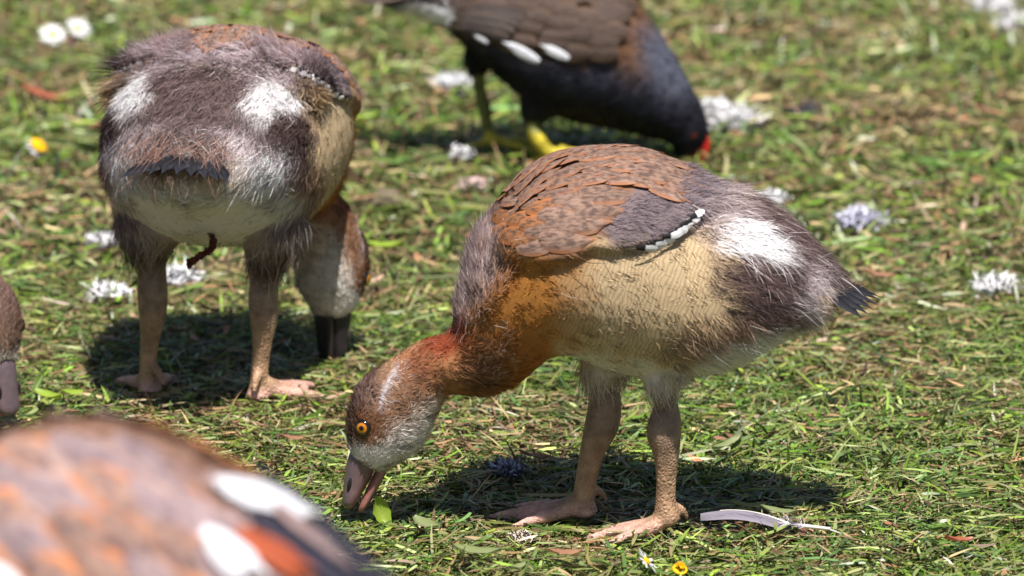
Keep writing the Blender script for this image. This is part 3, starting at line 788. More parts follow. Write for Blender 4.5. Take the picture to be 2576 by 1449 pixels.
def gosling(name, rows, legs, tf, loc, rz, scale, label, nfur=1.0, pitch=0.0, sec_size=1.0, tail_size=1.0, bill_rgb=((96, 82, 88), (128, 96, 94), (168, 108, 100))):
    rt = root(name, loc, rz, scale); rt.rotation_euler = (0, pitch, rz)
    tag(rt, label, 'gosling', 'goslings grazing on the lawn')
    lf = loft(rows, shift=math.sin(PITCH)/PXM)
    feath, skin = [], []
    for lg in legs:
        feath.append(tube(lg['thigh'], lg['thigh_r'], 16, 16)); skin.append(tube(lg['path'], lg['r'], 16, 36))
        skin += lg['foot']
    b = bird_body(lf, feath, skin, 0.0018, 5, px_of)
    w = wing_relief(b.can, b.fr)*(b.thigh < .5)*(b.skin < .5)
    b.V += b.N*w[:, None]; b.me.vertices.foreach_set('co', b.V.astype(np.float32).ravel()); b.me.update()
    b.me.vertex_normals.foreach_get('vector', (tmp := np.empty(len(b.V)*3, np.float32))); b.N = tmp.reshape(-1, 3).astype(float)
    finish_body(b, 'body', paint_gosling, rt, [M['under'], M['skin']])
    x, y = b.can[:, 0], b.can[:, 1]
    dens = (1-b.skin)*(1+3.2*(x < 1110)+1.2*sstep(1.2, .8, np.hypot((x-1185)/150, (y-640)/300))+0.9*(x > 1700)*(y < 830)-0.7*(b.fr > .9)*(x > 1300))
    s = sample(b, int(190000*nfur), np.maximum(dens, .1))
    L, lift, wd, fb = fur_len(s)
    if EXTRA:
        k_ = np.where((s.can[:, 0] > 1790) & (s.fr < .75), 1.3, 1.0); L = L*k_; lift = np.where((s.can[:, 0] > 1660) & (s.can[:, 0] < 1800) & (s.fr < .25), np.maximum(lift, .7), lift)
        hump = sstep(1620, 1670, s.can[:, 0])*sstep(1790, 1740, s.can[:, 0])*sstep(.30, .22, s.fr)*sstep(.004, .02, s.fr)
        L = L*(1-hump)+.026*hump; lift = lift*(1-hump)+1.05*hump
    fur('down', s, L, lift, wd, paint_gosling, rt, fb, 1500)
    # long loose filaments
    x, y = b.can[:, 0], b.can[:, 1]
    d2 = ((1-b.skin)*(0.006+1.0*sstep(1.2, .6, np.hypot((x-1190)/130, (y-650)/280))*(b.fr < .3)+2.5*sstep(1.2, .7, np.hypot((x-1790)/90, (y-490)/60))
          + 2.2*sstep(1.2, .6, np.hypot((x-2060)/60, (y-660)/60))+1.0*sstep(1.2, .6, np.hypot((x-1960)/150, (y-600)/130))+1.6*b.thigh
          + (4.5 if EXTRA else 1.5)*sstep(1.2, .6, np.hypot((x-2040)/80, (y-780)/60))+(3.0 if EXTRA else 0)*sstep(1.2, .6, np.hypot((x-2075)/50, (y-670)/40))+0.5*sstep(1.2, .6, np.hypot((x-1790)/110, (y-890)/45))
          + 2.0*sstep(1.2, .6, np.hypot((x-1240)/50, (y-900)/90))+0.35*(x < 1010)))
    s = sample(b, int(6500*nfur), d2)
    x = s.can[:, 0]
    L = np.where(x < 1020, 0.008, np.where(x > 2000, 0.026, 0.019)); L = np.where(np.abs(x-1240) < 60, 0.011, L)
    lift = np.where(x < 1020, 0.5, np.where(x > 1950, 0.25, 0.55)); lift = np.where(np.abs(x-1240) < 60, 0.25, lift)
    def pw(can, fr, sg, thigh, skin, V):
        c = paint_gosling(can, fr, sg, thigh, skin, V)
        k = (rng.random(len(c)) < np.where(np.abs(can[:, 0]-1240) < 70, 0.7, np.where(can[:, 0] > 1850, 0.12, 0.25)))[:, None]
        c[:, :3] = np.where(k, c[:, :3]*0.35+lin((226, 214, 208))*0.65, c[:, :3]); c[:, 3] = 0
        return c
    fur('filament', s, L, lift, 0.00042, pw, rt, 0.25, 260, jit=0.35, droop=0.9, k=4)
    if EXTRA:           # white plumes round the vent, brown wisps over the tail
        x, y = b.can[:, 0], b.can[:, 1]
        for nm, cnt, dd, rgb, LL, li in (('vent_plume', 3200, sstep(1.2, .5, np.hypot((x-2010)/90, (y-790)/60)), (250, 242, 244), .021, .6), ('tail_wisp', 700, sstep(1.2, .5, np.hypot((x-2075)/45, (y-680)/40)), (128, 98, 88), .036, .3)):
            s3 = sample(b, cnt, dd*(1-b.skin)+1e-6)
            fur(nm, s3, np.full(cnt, LL), np.full(cnt, li), .00055, lambda can, fr, sg, th, sk, V, c=rgb: np.concatenate([np.repeat(lin(c)[None], len(can), 0), np.zeros((len(can), 1))], 1), rt, .45, 120, jit=.3, droop=.9, k=4)
    bv = BVHTree.FromPolygons([tuple(v) for v in b.V], [tuple(p.vertices) for p in b.me.polygons])
    def surf(px, py, side):
        fl_ = np.array([1, -side, 1.0])
        h = bv.ray_cast(Vector((CAM-[OX, 0, 0])*fl_), Vector(nrm(ray(px, py))*fl_))
        if h[0] is None or abs(h[0][1]) > 0.2:
            p = loc2(px, py); q = bv.find_nearest(Vector((p[0], side*0.012, p[2]))); return np.array(q[0]), np.array(q[1])
        return np.array(h[0]), np.array(h[1])
    rr = random.Random(5)
    # scapulars over the ridge of the back
    cand = np.where((b.can[:, 0] > 1300) & (b.can[:, 0] < 1665) & (b.fr < 0.085) & (b.thigh < .5) & (b.skin < .5))[0]
    np.random.default_rng(3).shuffle(cand); got = []
    for i in cand:
        if all(np.linalg.norm(b.V[i]-b.V[j]) > 0.0105 for j in got): got.append(i)
    for i in got:
        k = rr.randrange(3); u = (b.can[i, 0]-1300)/365
        o = bpy.data.objects.new('covert_feather', FM[k]); COL.objects.link(o); o.parent = rt
        place(o, b.V[i]+b.N[i]*(0.0012+0.0022*(1-u)), b.ts[i]+np.array([0, rr.uniform(-.12, .12), 0]), b.N[i], (0.024+0.010*u)*rr.uniform(.9, 1.1), 0.03, 1.1)
    for side in (-1, 1):
        # rows run from the hind edge forward so that each row overlaps the one behind it
        nu = 6
        for i in range(nu, 0, -1):
            u = i/nu; nv = 5
            for j in range(nv+1):
                v = (j+(0.5 if i % 2 else 0))/nv
                if v > 1.02: continue
                px, py = wing_xy(u, v)+np.array([rr.uniform(-5, 5), rr.uniform(-4, 4)])
                e = 0.02; dx, dy = wing_xy(u+e, v)-wing_xy(u-e, v); dl = math.hypot(dx, dy); dx, dy = dx/dl, dy/dl
                dy += 0.10*(v-0.3)
                Lp = (82+52*u)*rr.uniform(.92, 1.08)              # feather length in picture units
                bx, by = px-dx*Lp, py-dy*Lp
                pb, nb = surf(bx, by, side); pt, ntp = surf(px, py, side)
                n2 = nrm(nb+ntp)
                k = rr.randrange(3)
                o = bpy.data.objects.new('covert_feather', (FS if (u < 0.6 and v > 0.45) else FM)[k]); COL.objects.link(o); o.parent = rt
                place(o, pb+n2*(0.0016+0.0016*(1-u)), pt-pb, n2, Lp*PXM*1.05, 0.035, 1.0+0.15*(1-u))
        for k, (px, py) in enumerate([(1648,614),(1672,605),(1692,594),(1709,582),(1724,571),(1737,559),(1749,549),(1760,540),(1772,529)]):
            L_ = 52*sec_size; ang = R(-8-3*k)
            bx, by = px-L_*math.cos(ang), py-L_*math.sin(ang)-4
            pb, nb = surf(bx, by, side); pt, ntp = surf(px, py, side); n2 = nrm(nb+ntp)
            o = bpy.data.objects.new('flight_feather', FSEC); COL.objects.link(o); o.parent = rt
            place(o, pb+n2*0.0035, pt-pb, n2, L_*PXM*1.1, 0.10, rr.uniform(1.0, 1.3))
    tb, tp = loc2(2070, 705), loc2(2205, 770)
    ax = nrm(tp-tb); Lt = np.linalg.norm(tp-tb)
    nf = 10
    for k in range(nf):
        a = -1+2*k/(nf-1)
        d = nrm(ax*math.cos(a*0.62)+np.array([0, 1, 0])*math.sin(a*0.62)+np.array([0, 0, 0.06])*abs(a))
        o = bpy.data.objects.new('tail_feather', FT); COL.objects.link(o); o.parent = rt
        p = tb+np.array([0, a*0.016, 0.006*(1-abs(a))-0.002]); d = nrm(d+np.array([0, 0, .10 if k % 2 else -.10]))
        n2 = nrm(np.array([0.35, a*0.25, 1.0]))
        place(o, p, d, n2, tail_size*Lt*(1.08-0.18*abs(a)), 0.0, 1.15)
    # bill and eyes
    Rm, t = tf
    bl = bpy.data.objects.new('bill', None); COL.objects.link(bl); bl.parent = rt; bl.empty_display_size = .01
    link('upper_mandible', bill_mesh('upper_mandible', BILL_UP, tf, bill_rgb[0], bill_rgb[1]), M['bill'], bl)
    link('lower_mandible', bill_mesh('lower_mandible', BILL_LO, tf, bill_rgb[2], bill_rgb[1], 1.9), M['bill'], bl)
    for side in (-1, 1):
        p = loc2(880, 1210); p[1] = side*0.0088
        V, F = tube([p+[0.001, 0, 0.005], p, p+[-0.001, 0, -0.005]], [0.0006, 0.0017, 0.0006], 8, 10)
        nm = mk_mesh('nostril', V@Rm.T+t, None, tri_fan(F), np.repeat(lin((30, 22, 24))[None], len(V), 0)); link('nostril', nm, M['bill'], bl)
        # eye: the surface vertex nearest to its place in the plumage map
        sel = np.where((b.sg*(-side) > 0) & (np.abs(b.can[:, 0]-914) < 14) & (np.abs(b.can[:, 1]-1075) < 14) & (b.skin < .5))[0]
        if len(sel):
            i = sel[np.argmin(np.hypot(b.can[sel, 0]-914, b.can[sel, 1]-1075))]
            eo = bpy.data.objects.new('eye', EYE); COL.objects.link(eo); eo.parent = rt
            nn = nrm(b.N[i]+0.5*nrm(Rm@np.array([0, side*1.0, 0])))
            place(eo, b.V[i]-nn*0.0004, Rm@HF, nn, 0.0062)
    rt['body_obj'] = ''
    del rt['body_obj']
    return rt, b

# --- the gosling in full profile
def leg(thigh, thr, path, r, ft): return dict(thigh=thigh, thigh_r=thr, path=path, r=r, foot=ft)
yn, yf = -0.028, 0.014
def L3(lst, Y): return [loc2(a, b, Y) for a, b in lst]
near = leg(L3([(1700,840),(1690,890),(1668,945),(1672,990)], yn-0.002), [0.028, 0.025, 0.0165, 0.009],
           L3([(1672,960),(1676,1010),(1674,1050),(1670,1090),(1676,1140),(1676,1200),(1674,1260),(1678,1310)], yn), [.0075, .0082, .0112, .0126, .0096, .0074, .0074, .0098],
           foot(loc2(1678,1318,yn)*[1, 1, 0]+[0, 0, 0.017], R(184), (-19, 2, 22), (0.044, 0.054, 0.044), 0.0043))
far = leg(L3([(1560,830),(1535,890),(1515,935),(1515,970)], yf), [0.028, 0.022, 0.0155, 0.010],
          L3([(1515,930),(1520,980),(1521,1030),(1512,1075),(1492,1130),(1478,1190),(1468,1245),(1470,1290)], yf), [.0095, .0112, .0122, .0122, .0094, .0080, .0078, .0100],
          foot(loc2(1468,1300,yf)*[1, 1, 0]+[0, 0, 0.019], R(174), (-30, 0, 26), (0.056, 0.064, 0.050), 0.0044))
ID = (np.eye(3), np.zeros(3))
g_main, b_main = gosling('gosling', MROWS, [near, far], ID, (OX, 0, 0), 0, 1.0,
    'gosling in full profile with amber eye and open bill in the grass')

# --- the gosling seen from behind
LR = R(-101); LP = R(-13); SC2 = 1.03
m_ = (standing(375, 1005)+standing(655, 1020))/2
LLOC = np.array([m_[0], m_[1], 0.0])+np.array([0.008, 0.004, 0])
RW = np.array(Matrix.Rotation(LR, 3, 'Z')@Matrix.Rotation(LP, 3, 'Y'))
def w2l(p): return RW.T@(np.asarray(p)-LLOC)/SC2
def l2w(V): return V@RW.T*SC2+LLOC
tipw = standing(857, 905, 0.0)
hdep = tipw[1]+0.0
hc = w2l(at_y(836, 668, hdep)); hf = RW.T@np.array([0.13, 0.05, -0.98]); hu = RW.T@np.array([0.64, 0.76, 0.10])
TF2 = head_tf(hc, hf, hu)
rows2 = [r_.copy() for r_ in MROWS]
for i in range(NT): rows2[i][10] *= 1.10
for i in range(15, len(rows2)):
    r_ = rows2[i]; r_[:3] = TF2[0]@r_[:3]+TF2[1]; r_[3:6] = TF2[0]@r_[3:6]; r_[6:9] = TF2[0]@r_[6:9]
p0, p1 = rows2[NT-1][:3], rows2[15][:3]
t0 = nrm(np.array([-0.8, 0.0, -0.45])+nrm(p1-p0)*0.3)*np.linalg.norm(p1-p0)*1.1; t1 = nrm(TF2[0]@HF)*np.linalg.norm(p1-p0)*0.8
for i in range(NT, 15):
    t = (i-NT+1)/(15-NT+1)
    c = (2*t**3-3*t**2+1)*p0+(t**3-2*t**2+t)*t0+(-2*t**3+3*t**2)*p1+(t**3-t**2)*t1
    r_ = rows2[i]; r_[:3] = c
    tang = nrm((6*t*t-6*t)*p0+(3*t*t-4*t+1)*t0+(-6*t*t+6*t)*p1+(3*t*t-2*t)*t1)
    u = nrm(rows2[NT-1][3:6]*(1-t)+rows2[15][3:6]*t); u = nrm(u-tang*(u@tang)); r_[3:6] = u
    cx_ = nrm(np.cross(tang, u)); r_[6:9] = cx_ if cx_@(rows2[NT-1][6:9]*(1-t)+rows2[15][6:9]*t) > 0 else -cx_
def W3(lst, Y, dy=0): return [at_y(a, b, Y+dy) for a, b in lst]
def rleg(ptsw, rad, heading, thw, thr, ft_sp=(-28, 0, 28)):
    A = np.array(ptsw[-1]); A[2] = 0.019
    ft = [(np.array([w2l(v) for v in vv]), ff) for vv, ff in foot(A, heading, ft_sp)]
    return leg([w2l(p) for p in thw], thr, [w2l(p) for p in ptsw], rad, ft)
yl, yr = standing(375, 1005)[1], standing(655, 1020)[1]
lleg = rleg(W3([(380,610),(382,680),(384,735),(384,790),(378,850),(373,910),(373,960),(378,985)], yl), [.0100, .0108, .0114, .0104, .0074, .0064, .0072, .0100], R(98),
            W3([(420,480),(385,560),(378,620),(380,655)], yl), [.030, .028, .0185, .011])
rleg_ = rleg(W3([(668,640),(666,700),(662,750),(664,800),(660,860),(654,920),(652,970),(652,995)], yr), [.0098, .0106, .0112, .0104, .0076, .0066, .0074, .0100], R(52),
            W3([(640,480),(678,560),(676,620),(670,680)], yr), [.030, .029, .0195, .012], (-44, -4, 36))
EXTRA[:] = [(a, b, c, d, math.cos(R(e)), math.sin(R(e)), lin(f), g, h) for a, b, c, d, e, f, g, h in
    [(2005,790,120,66,-10, (246,236,238), .45, 0), (1680,470,130,74,25, (190,174,178), .3, 0), (2060,775,50,24,0, (232,200,160), .5, 0)]]
ZW[0] = lambda V: l2w(V)[:, 2]; THC[0] = ((128, 104, 94), (168, 150, 146), (96, 76, 68))
g_rear, b_rear = gosling('gosling', np.array(rows2), [lleg, rleg_], TF2, LLOC, LR, SC2,
    'fluffy gosling seen from behind with its black stub tail towards us', 0.9, LP, 0.7, 1.12, ((40, 34, 36), (34, 28, 30), (44, 36, 36)))  # shade on this bill is painted in as near-black colours
EXTRA[:] = []; ZW[0] = lambda V: V[:, 2]; THC[0] = THC0

# --- a third one, only partly in view: same plumage, facing the camera
tip3 = standing(22, 1097, 0.0); a3 = R(132)
bl_ = loc2(885, 1275)
off = np.array([math.cos(a3)*bl_[0], math.sin(a3)*bl_[0], 0])
g3 = copy_tree(g_main); g3.location = (tip3[0]-off[0], tip3[1]-off[1], 0); g3.rotation_euler = (0, 0, a3)
g3['label'] = 'gosling cut off so that only its buff breast and lowered head show'

# ================================================================== MOORHEN
YM = standing(1260, 400)[1]; MX = at_y(1400, 400, YM)[0]; PXK = (at_y(1401, 400, YM)-at_y(1400, 400, YM))[0]
def lm(px, py, dY=0.0):
    p = at_y(px, py, YM+dY); return np.array([p[0]-MX, dY, p[2]])
MST = [(925,-22, 950,2, 7),(1000,-32, 1025,32, 17),(1085,-45, 1118,66, 28),(1165,-58, 1192,128, 40),(1255,-72, 1262,196, 50),(1355,-82, 1345,262, 56),(1465,-75, 1445,300, 57),
 (1555,-38, 1548,322, 53),(1625,35, 1618,338, 45),(1682,122, 1664,350, 36),(1728,200, 1690,366, 29),(1762,265, 1702,382, 24),(1779,318, 1710,390, 20),(1776,350, 1722,398, 13)]
mrows = []
for dx, dy, vx, vy, hw in MST:
    D, Vv = lm(dx, dy), lm(vx, vy)
    mrows.append(np.concatenate([(D+Vv)/2, nrm(D-Vv), [0, 1, 0], [np.linalg.norm(D-Vv)/2, hw/1000], [dx, dy], [vx, vy]]))
MP = [(1420,0,300,150,8,(92,70,56),.25),(1570,60,80,130,-25,(118,84,58),.5),(1330,40,140,60,15,(92,72,62),.5),(1200,20,90,70,20,(80,66,60),.5),(1690,170,60,110,-35,(92,94,110),.6),  # last patch here is the sheen on the nape, painted as paler blue-grey
      (1745,330,75,85,0,(38,38,46),.5),(1060,45,85,28,12,(232,230,214),.3),(1110,45,40,24,12,(250,248,248),.4),(1000,-20,110,32,8,(52,44,42),.4)]
_mp = [(a, b, c, d, math.cos(R(e)), math.sin(R(e)), lin(f), g) for a, b, c, d, e, f, g in MP]
def paint_moorhen(can, fr, sg, thigh, skin, V):
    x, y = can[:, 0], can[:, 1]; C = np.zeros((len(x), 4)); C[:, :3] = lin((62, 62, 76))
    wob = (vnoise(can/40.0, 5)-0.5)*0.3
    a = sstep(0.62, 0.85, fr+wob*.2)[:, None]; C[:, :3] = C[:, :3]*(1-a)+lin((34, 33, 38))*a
    for cx, cy, rx, ry, co, si, rgb, so in _mp:
        dx, dy = x-cx, y-cy; r = np.sqrt(((dx*co+dy*si)/rx)**2+((-dx*si+dy*co)/ry)**2)+wob
        a = sstep(1+so, 1-so, r)[:, None]; C[:, :3] = C[:, :3]*(1-a)+rgb*a
    C[thigh > .5, :3] = lin((38, 36, 38))
    if (skin > .5).any(): C[skin > .5, :3] = ((lin((204, 186, 58))*sstep(322, 345, y)[:, None]+lin((104, 108, 54))*sstep(345, 322, y)[:, None])*(0.75+0.5*vnoise(can/18.0, 3))[:, None])[skin > .5]  # yellow-green legs: sunlit yellow low down and shaded olive above painted in
    return C
mr = tag(root('moorhen', (MX, YM, 0)), 'dark slate moorhen with white flank streaks and red bill bending down', 'moorhen')
def mfoot(A, head):
    ps = []
    for sp, l in ((-38, 0.058), (0, 0.066), (36, 0.055), (178, 0.030)):
        a = R(head+sp); d = np.array([math.cos(a), math.sin(a), 0]); b0 = np.array([A[0], A[1], 0])
        ps.append(tube([np.array(A), b0+d*l*.35+[0, 0, .010], b0+d*l*.7+[0, 0, .007], b0+d*l+[0, 0, .005]], [.0042, .0040, .0034, .0020], 8, 14))
    return ps
A1, A2 = lm(1242, 385, 0.02), lm(1420, 428, -0.03); A1[2] = .014; A2[2] = .014
mf = [tube([lm(1230,110,.02), lm(1205,150,.02), lm(1203,185,.02)], [.024, .014, .0075], 12, 12), tube([lm(1380,210,-.02), lm(1350,275,-.025), lm(1342,305,-.028)], [.028, .016, .0085], 12, 12)]
ms = [tube([lm(1203,160,.02), lm(1206,215,.02), lm(1216,265,.02), lm(1228,320,.02), lm(1238,365,.02), A1], [.0062, .0058, .0066, .0050, .0050, .0062], 10, 26)]+mfoot(A1, 10)
ms += [tube([lm(1345,280,-.026), lm(1340,315,-.028), lm(1352,345,-.03), lm(1385,385,-.03), A2], [.0066, .0068, .0074, .0056, .0062], 10, 24)]+mfoot(A2, -10)
ml = loft(mrows, 90, 40, 2.1, math.sin(PITCH)/PXK)
def mpx(V):
    d = V+np.array([MX, YM, 0])-CAM; dep = d@FWD; return np.stack([PW/2+FP*(d@RGT)/dep, PH/2-FP*(d@UPV)/dep], 1)
mb = bird_body(ml, mf, ms, 0.0024, 5, mpx)
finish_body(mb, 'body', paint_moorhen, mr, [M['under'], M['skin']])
sm_ = sample(mb, 30000, (1-mb.skin))
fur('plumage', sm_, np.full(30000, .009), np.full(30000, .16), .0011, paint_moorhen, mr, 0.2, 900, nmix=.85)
mbv = BVHTree.FromPolygons([tuple(v) for v in mb.V], [tuple(p.vertices) for p in mb.me.polygons])
def msurf(px, py, side=-1):
    f_ = np.array([1, -side, 1.0]); h = mbv.ray_cast(Vector((CAM-[MX, YM, 0])*f_), Vector(nrm(ray(px, py))*f_))
    if h[0] is None:
        p = lm(px, py); h = mbv.find_nearest(Vector((p[0], side*.02, p[2])))
    return np.array(h[0]), np.array(h[1])
M['mh_white'] = feather_mat('white_streak_feather', (240, 240, 246), (250, 250, 252), dark=(214, 214, 226))
M['mh_brown'] = feather_mat('brown_wing_feather', (84, 66, 56), (98, 76, 60), dark=(66, 54, 50))
M['mh_dark'] = feather_mat('dark_quill_feather', (66, 54, 50), (88, 70, 58), dark=(44, 38, 38))
def fcopy(me, mat):
    m2 = me.copy(); m2.materials.clear(); m2.materials.append(mat); return m2
FLONG = feather_mesh('flank_feather', 0.26, 0.16, 0.05)
FMW, FMB, FMD = fcopy(FLONG, M['mh_white']), fcopy(FM[0], M['mh_brown']), fcopy(FLONG, M['mh_dark'])
def mfeather(name, me, base, tip, side, off=.003, ys=1.0):
    pb, nb = msurf(*base, side); pt, n2 = msurf(*tip, side); n2 = nrm(nb+n2)
    o = bpy.data.objects.new(name, me); COL.objects.link(o); o.parent = mr
    place(o, pb+n2*off, pt-pb, n2, np.linalg.norm(pt-pb)*1.02, 0.04, ys); return o
rq0 = random.Random(3)
for side in (-1, 1):
    for bs, tp, ys in [((1240,98),(1203,78),1.0),((1362,146),(1276,100),1.0),((1340,128),(1268,98),.9),((1432,142),(1358,106),1.0)]:
        mfeather('flank_feather', FMW, bs, tp, side, .011, ys*1.15)
    for i in range(5):
        for j in range(6):
            x0 = 1600-j*62-i*14; y0 = 10+i*28-j*4+ (12 if j < 2 else 0)
            if i == 4 and (j > 3): continue
            x0 += rq0.uniform(-14, 14); y0 += rq0.uniform(-7, 7)
            mfeather('covert_feather', FMB, (x0, y0), (x0-rq0.uniform(84, 120), y0-14+i*2+rq0.uniform(-8, 8)), side, .002+.0006*(5-j), 1.1)
    for j in range(5):
        mfeather('flight_feather', FMD, (1330-j*10, 40+j*13), (1150-j*4, 18+j*10), side, .003+.001*j, 1.0)
for k in range(7):
    a = -1+2*k/6; tb = lm(1040, -22)+[0, a*.012, 0]; d = lm(925, -30)-lm(1040, -22)
    o = bpy.data.objects.new('tail_feather', FMD); COL.objects.link(o); o.parent = mr
    place(o, tb, nrm(d)+np.array([0, a*.3, 0]), (0, a*.3, 1), .052, 0, 1.1)
def simple_loft(name, rows, fn, mat, parent, rgb, rgb2=None, expo=2.0):
    rr = []
    for dx, dy, vx, vy, hw in rows:
        D, Vv = fn(dx, dy), fn(vx, vy)
        rr.append(np.concatenate([(D+Vv)/2, nrm(D-Vv), [0, 1, 0], [np.linalg.norm(D-Vv)/2, hw/1000], [dx, dy], [vx, vy]]))
    l = loft(rr, 28, 20, expo)
    k = l.s[:, None]; c = lin(rgb)[None]*(1-k)+lin(rgb2 or rgb)[None]*k
    return link(name, mk_mesh(name, l.V, [f for f in l.F if len(f) == 4], [f for f in l.F if len(f) == 3], c), mat, parent)
simple_loft('bill', [(1776,325, 1745,370, 9),(1786,352, 1726,390, 10.5),(1785,376, 1716,404, 11),(1777,402, 1714,424, 10),(1764,428, 1720,444, 8),(1748,452, 1732,456, 4)], lm, M['bill'], mr, (206,22,28), (214,60,30))
for side in (-1, 1):
    p, n_ = msurf(1745, 342, side); e = bpy.data.objects.new('eye', EYE2); COL.objects.link(e); e.parent = mr; place(e, p-n_*.0012, (0, 0, -1), n_, .0036)

# ================================================================== ADULT GOOSE close to the camera
YG = -1.0
for _ in range(40):
    YG += ((at_y(200, 1064, YG)[2]-0.47))*2.0
GX = at_y(300, 1200, YG)[0]; PXG = (at_y(301, 1200, YG)-at_y(300, 1200, YG))[0]

def lg(px, py, dY=0.0):
    p = at_y(px, py, YG+dY); return np.array([p[0]-GX, dY, p[2]])
GST = [(1230,1708, 1215,1740, 14),(1130,1642, 1100,1790, 40),(1010,1560, 980,1880, 62),(890,1465, 860,1960, 78),(740,1345, 725,2045, 92),(560,1205, 550,2100, 100),(360,1112, 350,2130, 103),(180,1082, 140,2120, 102),
 (0,1122, -70,2080, 96),(-170,1190, -260,2000, 86),(-330,1260, -430,1880, 70),(-450,1270, -560,1720, 52),(-520,1180, -650,1520, 38),(-560,1020, -700,1290, 29),(-585,840, -725,1050, 25),(-600,680, -735,820, 24),(-620,540, -760,660, 26),(-665,450, -815,580, 27),(-740,420, -860,545, 23),(-810,440, -890,530, 15)]
grow = []
for dx, dy, vx, vy, hw in GST:
    D, Vv = lg(dx, dy), lg(vx, vy)
    grow.append(np.concatenate([(D+Vv)/2, nrm(D-Vv), [0, -1, 0], [np.linalg.norm(D-Vv)/2, hw/1000], [dx, dy], [vx, vy]]))
def paint_goose(can, fr, sg, thigh, skin, V):
    x, y = can[:, 0], can[:, 1]; C = np.zeros((len(x), 4)); C[:, :3] = lin((156, 122, 104))
    wob = (vnoise(can/90.0, 6)-0.5)*0.3
    def over(a, c): C[:, :3] = C[:, :3]*(1-a[:, None])+lin(c)*a[:, None]
    over(sstep(.5, .62, fr+wob*.2), (202, 178, 148)); over(sstep(.82, .93, fr), (226, 218, 210))
    over(sstep(-420, -560, x)*sstep(1500, 1200, y), (186, 150, 120)); over(sstep(1, .6, np.hypot((x+740)/80, (y-500)/60)), (120, 70, 46))
    over(sstep(950, 1060, x)*sstep(.5, .3, fr), (30, 30, 36)); over(sstep(-170, -330, x)*sstep(1300, 1500, y), (196, 170, 140))
    if (skin > .5).any(): C[skin > .5, :3] = lin((214, 150, 140))
    return C
gr = tag(root('adult_goose', (GX, YG, 0)), 'adult brown goose with rufous edged feathers and white wing patches', 'goose')
gl = []; gs = []
for dy in (-.055, .055):
    px0 = 330; top = lg(px0, 2060, dy); top[2] = lg(px0, 2060)[2]
    gx_ = top[0]; gz = top[2]
    gl.append(tube([[gx_+.01, dy, gz+.03], [gx_, dy, gz-.02], [gx_-.005, dy, gz-.06]], [.04, .03, .013], 12, 12))
    h = gz-.03
    gs.append(tube([[gx_, dy, gz-.03], [gx_+.005, dy, h*.55], [gx_-.005, dy, h*.25], [gx_-.015, dy, .02]], [.012, .013, .0095, .011], 12, 20))
    gs += foot(np.array([gx_-.015, dy, .024]), R(180), lens=(.068, .08, .066), r=.006)
gb = bird_body(loft(grow, 100, 44, 2.1, math.sin(PITCH)/PXG), gl, gs, .004, 4, None)
finish_body(gb, 'body', paint_goose, gr, [M['under'], M['skin']])
s_ = sample(gb, 30000, (1-gb.skin)*1.0)
fur('plumage', s_, np.full(30000, .016), np.full(30000, .10), .0016, paint_goose, gr, 0.2, 900, nmix=.9)
gbv = BVHTree.FromPolygons([tuple(v) for v in gb.V], [tuple(p.vertices) for p in gb.me.polygons])
def gsurf(px, py, side=-1):
    f_ = np.array([1, -side, 1.0]); h = gbv.ray_cast(Vector((CAM-[GX, YG, 0])*f_), Vector(nrm(ray(px, py))*f_))
    if h[0] is None:
        p = lg(px, py); h = gbv.find_nearest(Vector((p[0], side*.02, p[2])))
    return np.array(h[0]), np.array(h[1])
M['g_scap'] = feather_mat('goose_scapular', (168, 132, 116), (228, 138, 72), dark=(112, 90, 90), edge_w=.5, barb=300)
M['g_grey'] = feather_mat('goose_grey_tertial', (164, 140, 140), (196, 160, 148), dark=(122, 102, 108), barb=300)
M['g_white'] = feather_mat('goose_white_covert', (246, 244, 250), (252, 250, 254), dark=(232, 228, 240), barb=300)
M['g_dark'] = feather_mat('goose_dark_primary', (48, 44, 58), (64, 58, 72), dark=(30, 30, 42), barb=300)
M['g_ruf'] = feather_mat('goose_rufous_tertial', (176, 84, 52), (196, 102, 62), dark=(140, 64, 44), barb=300)
GF = {k: fcopy(FM[0], M[k]) for k in ('g_scap', 'g_grey', 'g_white', 'g_dark', 'g_ruf')}
GL = {k: fcopy(FLONG, M[k]) for k in GF}
def gfeather(name, me, base, tip, side=-1, off=.004, ys=1.0):
    pb, nb = gsurf(*base, side); pt, n2 = gsurf(*tip, side); n2 = nrm(nb+n2)
    o = bpy.data.objects.new(name, me); COL.objects.link(o); o.parent = gr
    place(o, pb+n2*off, pt-pb, n2, np.linalg.norm(pt-pb)*1.03, 0.03, ys); return o
rq = random.Random(11)
